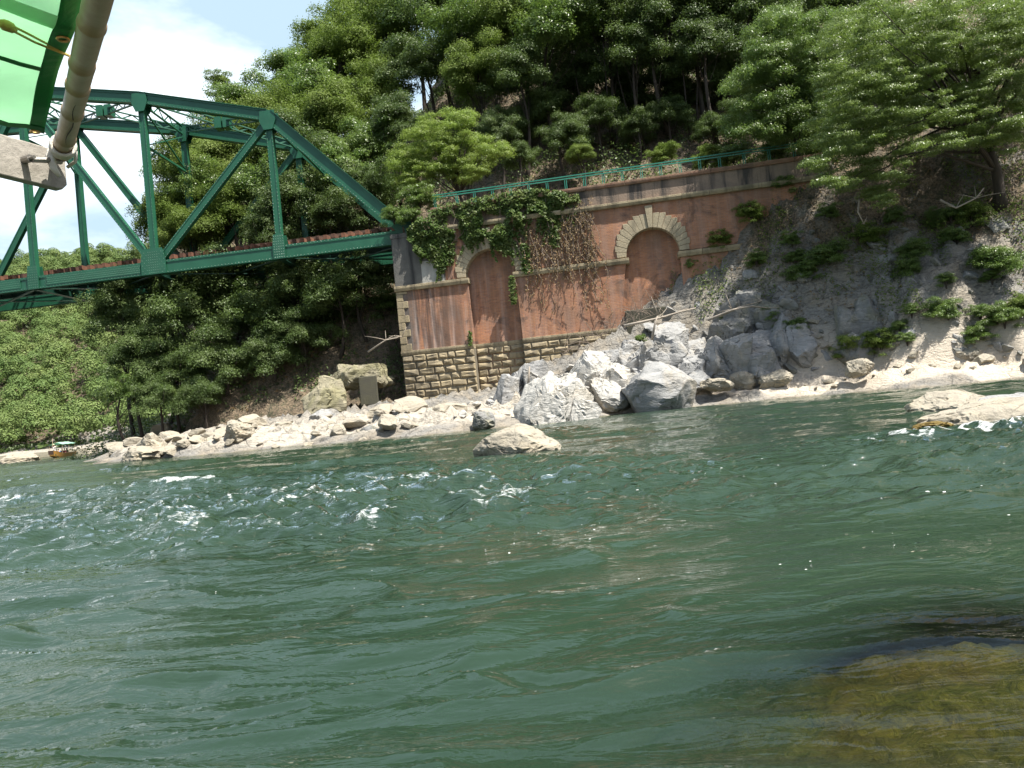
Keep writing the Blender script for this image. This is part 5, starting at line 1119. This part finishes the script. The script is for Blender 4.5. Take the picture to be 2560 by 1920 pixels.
def bw(x, y, z): return boat.matrix_basis @ Vector((x, y, z))
bpy.context.view_layer.update(); bz = R(277)
person(bw(2.75, 0, .34), bz, 'boatman in white standing at the bow of the far tour boat', 'stand', 'white', 'white', 'straw', .25)
for x, y, c, l, hat in ((2.0, .35, 'blue', 'blue shirted passenger sitting at the front of the far boat', None), (1.0, -.35, 'grey', 'passenger in grey on the front bench of the far boat', 'white'), (0.0, .4, 'red', 'passenger in dark red in the middle of the far boat', None), (-1.0, .3, 'olive', 'passenger in dark green towards the stern of the far boat', None), (-1.0, -.4, 'navy', 'passenger in navy beside the one in dark green', None), (-2.0, 0, 'white', 'passenger in white under the rear of the far canopy', 'white')):
    person(bw(x, y, .0), bz, l, 'sit', c, 'navy', hat)
q = MB(); q.tube([(0, 0, 0), (1.2, 0, .9), (2.6, .05, 1.9)], [.03, .03, .02], 6); o = q.build('bamboo_oar', M['bamboo']); o.location = bw(3.05, -.1, 1.25); o.rotation_euler = (0, 0, bz + R(200)); tag(o, 'long bamboo pole held by the boatman in white', 'oar')
rock('river_rock', -20, 108, 1132, 1168, 96, 4.0, 'rock_tan', 80, 'broken pale rocks at the left frame edge before the far boat', 'rock', strata=.06, cuts=20)
rock('river_rock', 92, 180, 1152, 1164, 94, 2.2, 'rock_tan', 81, 'low flat rock in the water just in front of the far boat', 'rock', cuts=14)
rock('river_rock', 200, 300, 1112, 1150, 84, 5.0, 'rock_tan', 82, 'pale rock slab right of the far boat', 'rock', strata=.06, cuts=18, boxy=.2)

# ------------------------------------------------------------------ the awning of our own boat, overhead at the left
P1, P2 = at(247, 0, 1.6), at(153, 385, 2.62); pd = (P2 - P1).normalized()
pole = empty('bamboo_pole', P2, 0, 'thick split bamboo pole carrying the green awning overhead', 'pole')
Lp = 3.4; q = MB(); pts = []; rads = []; k = 0.0; g = np.random.default_rng(2)
nodes = [0.0, .18, .47, .70, .86, 1.1, 1.35, 1.62, 1.9, 2.2, 2.5, 2.8, 3.1, 3.4]
for a_, c_ in zip(nodes[:-1], nodes[1:]):
    for f_, dr in ((.0, .0028), (.03, .0026), (.045, -.0012), (.3, 0), (.7, 0), (.93, .0006)):
        pts.append(P2 - pd * (a_ + (c_ - a_) * f_) - P2 + Vector((.004 * math.sin(a_ * 5), 0, .004 * math.cos(a_ * 4)))); rads.append(.0285 + dr)
q.tube(pts, rads, 28); q.build('culm', M['bamboo'], pole, smooth=True)
q = MB()
for a_, c_ in ((.22, .62),):
    n_ = 14; side = Vector((.35, -.55, -.76)); side = (side - pd * side.dot(pd)).normalized(); tw = pd.cross(side)
    for i in range(n_):
        f0, f1 = i / n_, (i + 1) / n_; off = lambda f: side * .0292 * math.cos(.25 * math.sin(f * 7)) + tw * .0292 * math.sin(.16 * math.sin(f * 9)); wd = .0022 * math.sin(math.pi * (i + .5) / n_) + .0006
        q.beam(-pd * (a_ + (c_ - a_) * f0) + off(f0), -pd * (a_ + (c_ - a_) * f1) + off(f1), wd, .002, tw)
q.build('split', M['split_shadow'], pole)  # dark slivers lie on the culm as the shadow inside its split
zpl = EYE + .96
BL, BR = at(-60, 352, 2.36), at(176, 426, 2.66); d_ = (BR - BL); d_.z = 0; pdir = d_.normalized(); zc_ = (BL.z + BR.z) / 2
plank = empty('wooden_crossbeam', BR, 0, 'weathered grey plank crossbeam under the end of the bamboo pole', 'plank')
q = MB(); hw = .068; nb = Vector((-pdir.y, pdir.x, 0)); e0 = pdir * .0; L0_ = pdir * -1.6
poly = [L0_ - UP * hw, -pdir * .02 - UP * hw, -UP * (hw - .02), UP * (hw - .004), -pdir * .012 + UP * hw, L0_ + UP * hw]
q.prism([p + nb * .02 for p in poly], nb * .035); o = q.build('beam', M['plank'], plank, bevel=.004)
q = MB(); q.tube([-pdir * .155 + UP * .0 + nb * .02, -pdir * .155 + nb * -.012], .013, 10); q.tube([-pdir * .155 + nb * -.012, -pdir * .155 + nb * -.03], .007, 8); q.build('bolt', M['iron'], plank)
q = MB(); q.tube([-pdir * .155 + nb * -.02 - UP * .006, -pdir * .10 + nb * -.03 + UP * .004, -pdir * .05 + nb * -.02 + UP * .012], [.010, .010, .008], 7); q.build('hook', M['iron'], plank)
# rope lashing
lash = empty('rope_lashing', P2, 0, 'whitish rope lashing the bamboo pole to the crossbeam', 'rope'); q = MB(); u_ = pd.orthogonal().normalized(); w_ = pd.cross(u_)
for j, a_ in enumerate((.075, .092, .108)):
    q.tube([-pd * (a_ + .004 * math.sin(k)) + (u_ * math.cos(k) + w_ * math.sin(k)) * .035 for k in [i * .35 for i in range(19)]], .0065, 7, False)
for j in range(4):
    st = -pd * .09 - Vector((.03, 0, 0)); q.tube([st + Vector((-.004 * j, .004 * j, .02)), st + Vector((-.012 - .006 * j, .01, -.02)), st + Vector((-.008 - .004 * j, .012, -.065)), st + Vector((.0, .02, -.09))], .0065, 7)
q.tube([-pd * .04 + Vector((.028, -.01, .0)), -pd * .02 + Vector((.055, -.012, -.008)), Vector((.052, -.01, -.035)), Vector((.02, -.005, -.05))], .006, 7)
q.build('rope', M['rope'], lash, smooth=True)
# awning cloth
zA = EYE + .98
EP = [(110, 330), (118, 292), (124, 262), (134, 218), (146, 172), (160, 132), (176, 98), (186, 74), (196, 40), (205, 0), (218, -60), (236, -150), (262, -300)]
EW = [atz(x, y, zA - .02 * math.sin(i * 1.2)) for i, (x, y) in enumerate(EP)]
awn = empty('green_awning', EW[0], 0, 'bright green sunlit awning cloth overhead in the top left corner', 'awning')
ld = -pdir; back = (EW[-1] - EW[0]).normalized()
def cloth_strip(name, v0, v1, mat, dz=0.0, rows=None, nu=13, nv=26):
    g_ = []; rows = rows or (0, len(EW) - 1)
    for i in range(nu * 3 + 1):
        f = rows[0] + (rows[1] - rows[0]) * i / (nu * 3); a_ = int(min(f, len(EW) - 2)); b_ = f - a_; e = EW[a_].lerp(EW[a_ + 1], b_)
        for j in range(nv + 1):
            v = v0 + (v1 - v0) * j / nv; p = e + ld * v; sag = -.035 * math.sin(min(1, v / .9) * math.pi) * (.6 + .4 * math.sin(f * 1.9)) + .006 * math.sin(v * 34 + f * 2) * math.exp(-f * .4); g_.append(p + UP * (sag + dz) - EW[0])
    o = link(name, np_mesh(name, np.array([tuple(p) for p in g_]), grid_quads(nu * 3 + 1, nv + 1), True), M[mat], awn); sd = o.modifiers.new('thick', 'SOLIDIFY'); sd.thickness = .0015; return o
cloth_strip('cloth', 0.01, 1.5, 'canopy')
cloth_strip('hem', 0.0, .05, 'canopy_hem', -.004, nv=4)
cloth_strip('end_hem', 0.0, 1.5, 'canopy_hem', -.005, (0, .35), nu=2)
for r0, r1 in ((3.75, 3.95), (6.6, 7.7)): cloth_strip('seam', .05, 1.5, 'canopy_hem' if r1 - r0 < .5 else 'canopy', -.006, (r0, r1), nu=3)
for i, f in ((6, .02), (0, .03)):
    c = EW[i] + ld * f - UP * .008 - EW[0]; q = MB(); q.tube([c + Vector((math.cos(k) * .012, math.sin(k) * .012, 0)) for k in [j * .45 for j in range(15)]], .0035, 6, False); q.build('eyelet', M['brass'], awn)
cd_ = empty('yellow_cord', EW[5], 0, 'thin yellow cord with a cleat tied from the awning to the bamboo pole', 'cord')
a0_, a1_ = at(-20, 50, 1.66), at(178, 142, 1.92); q = MB(); q.tube([a0_ - EW[5], (a0_ + a1_) / 2 - EW[5] - UP * .006, a1_ - EW[5]], .0028, 6); a0b = at(18, 58, 1.70); q.tube([a0b - EW[5], at(85, 92, 1.8) - EW[5], a1_ - EW[5]], .0028, 6)
q.tube([a1_ - EW[5], at(205, 152, 1.92) - EW[5], at(243, 148, 1.96) - EW[5]], .0022, 6); q.build('cord', M['cord'], cd_, smooth=True)
q = MB(); c0, c1 = at(2, 58, 1.67) - EW[5], at(38, 74, 1.72) - EW[5]; q.tube([c0, c0.lerp(c1, .3), c0.lerp(c1, .7), c1], [.008, .013, .012, .006], 8); q.build('cleat', M['cord'], cd_, smooth=True)
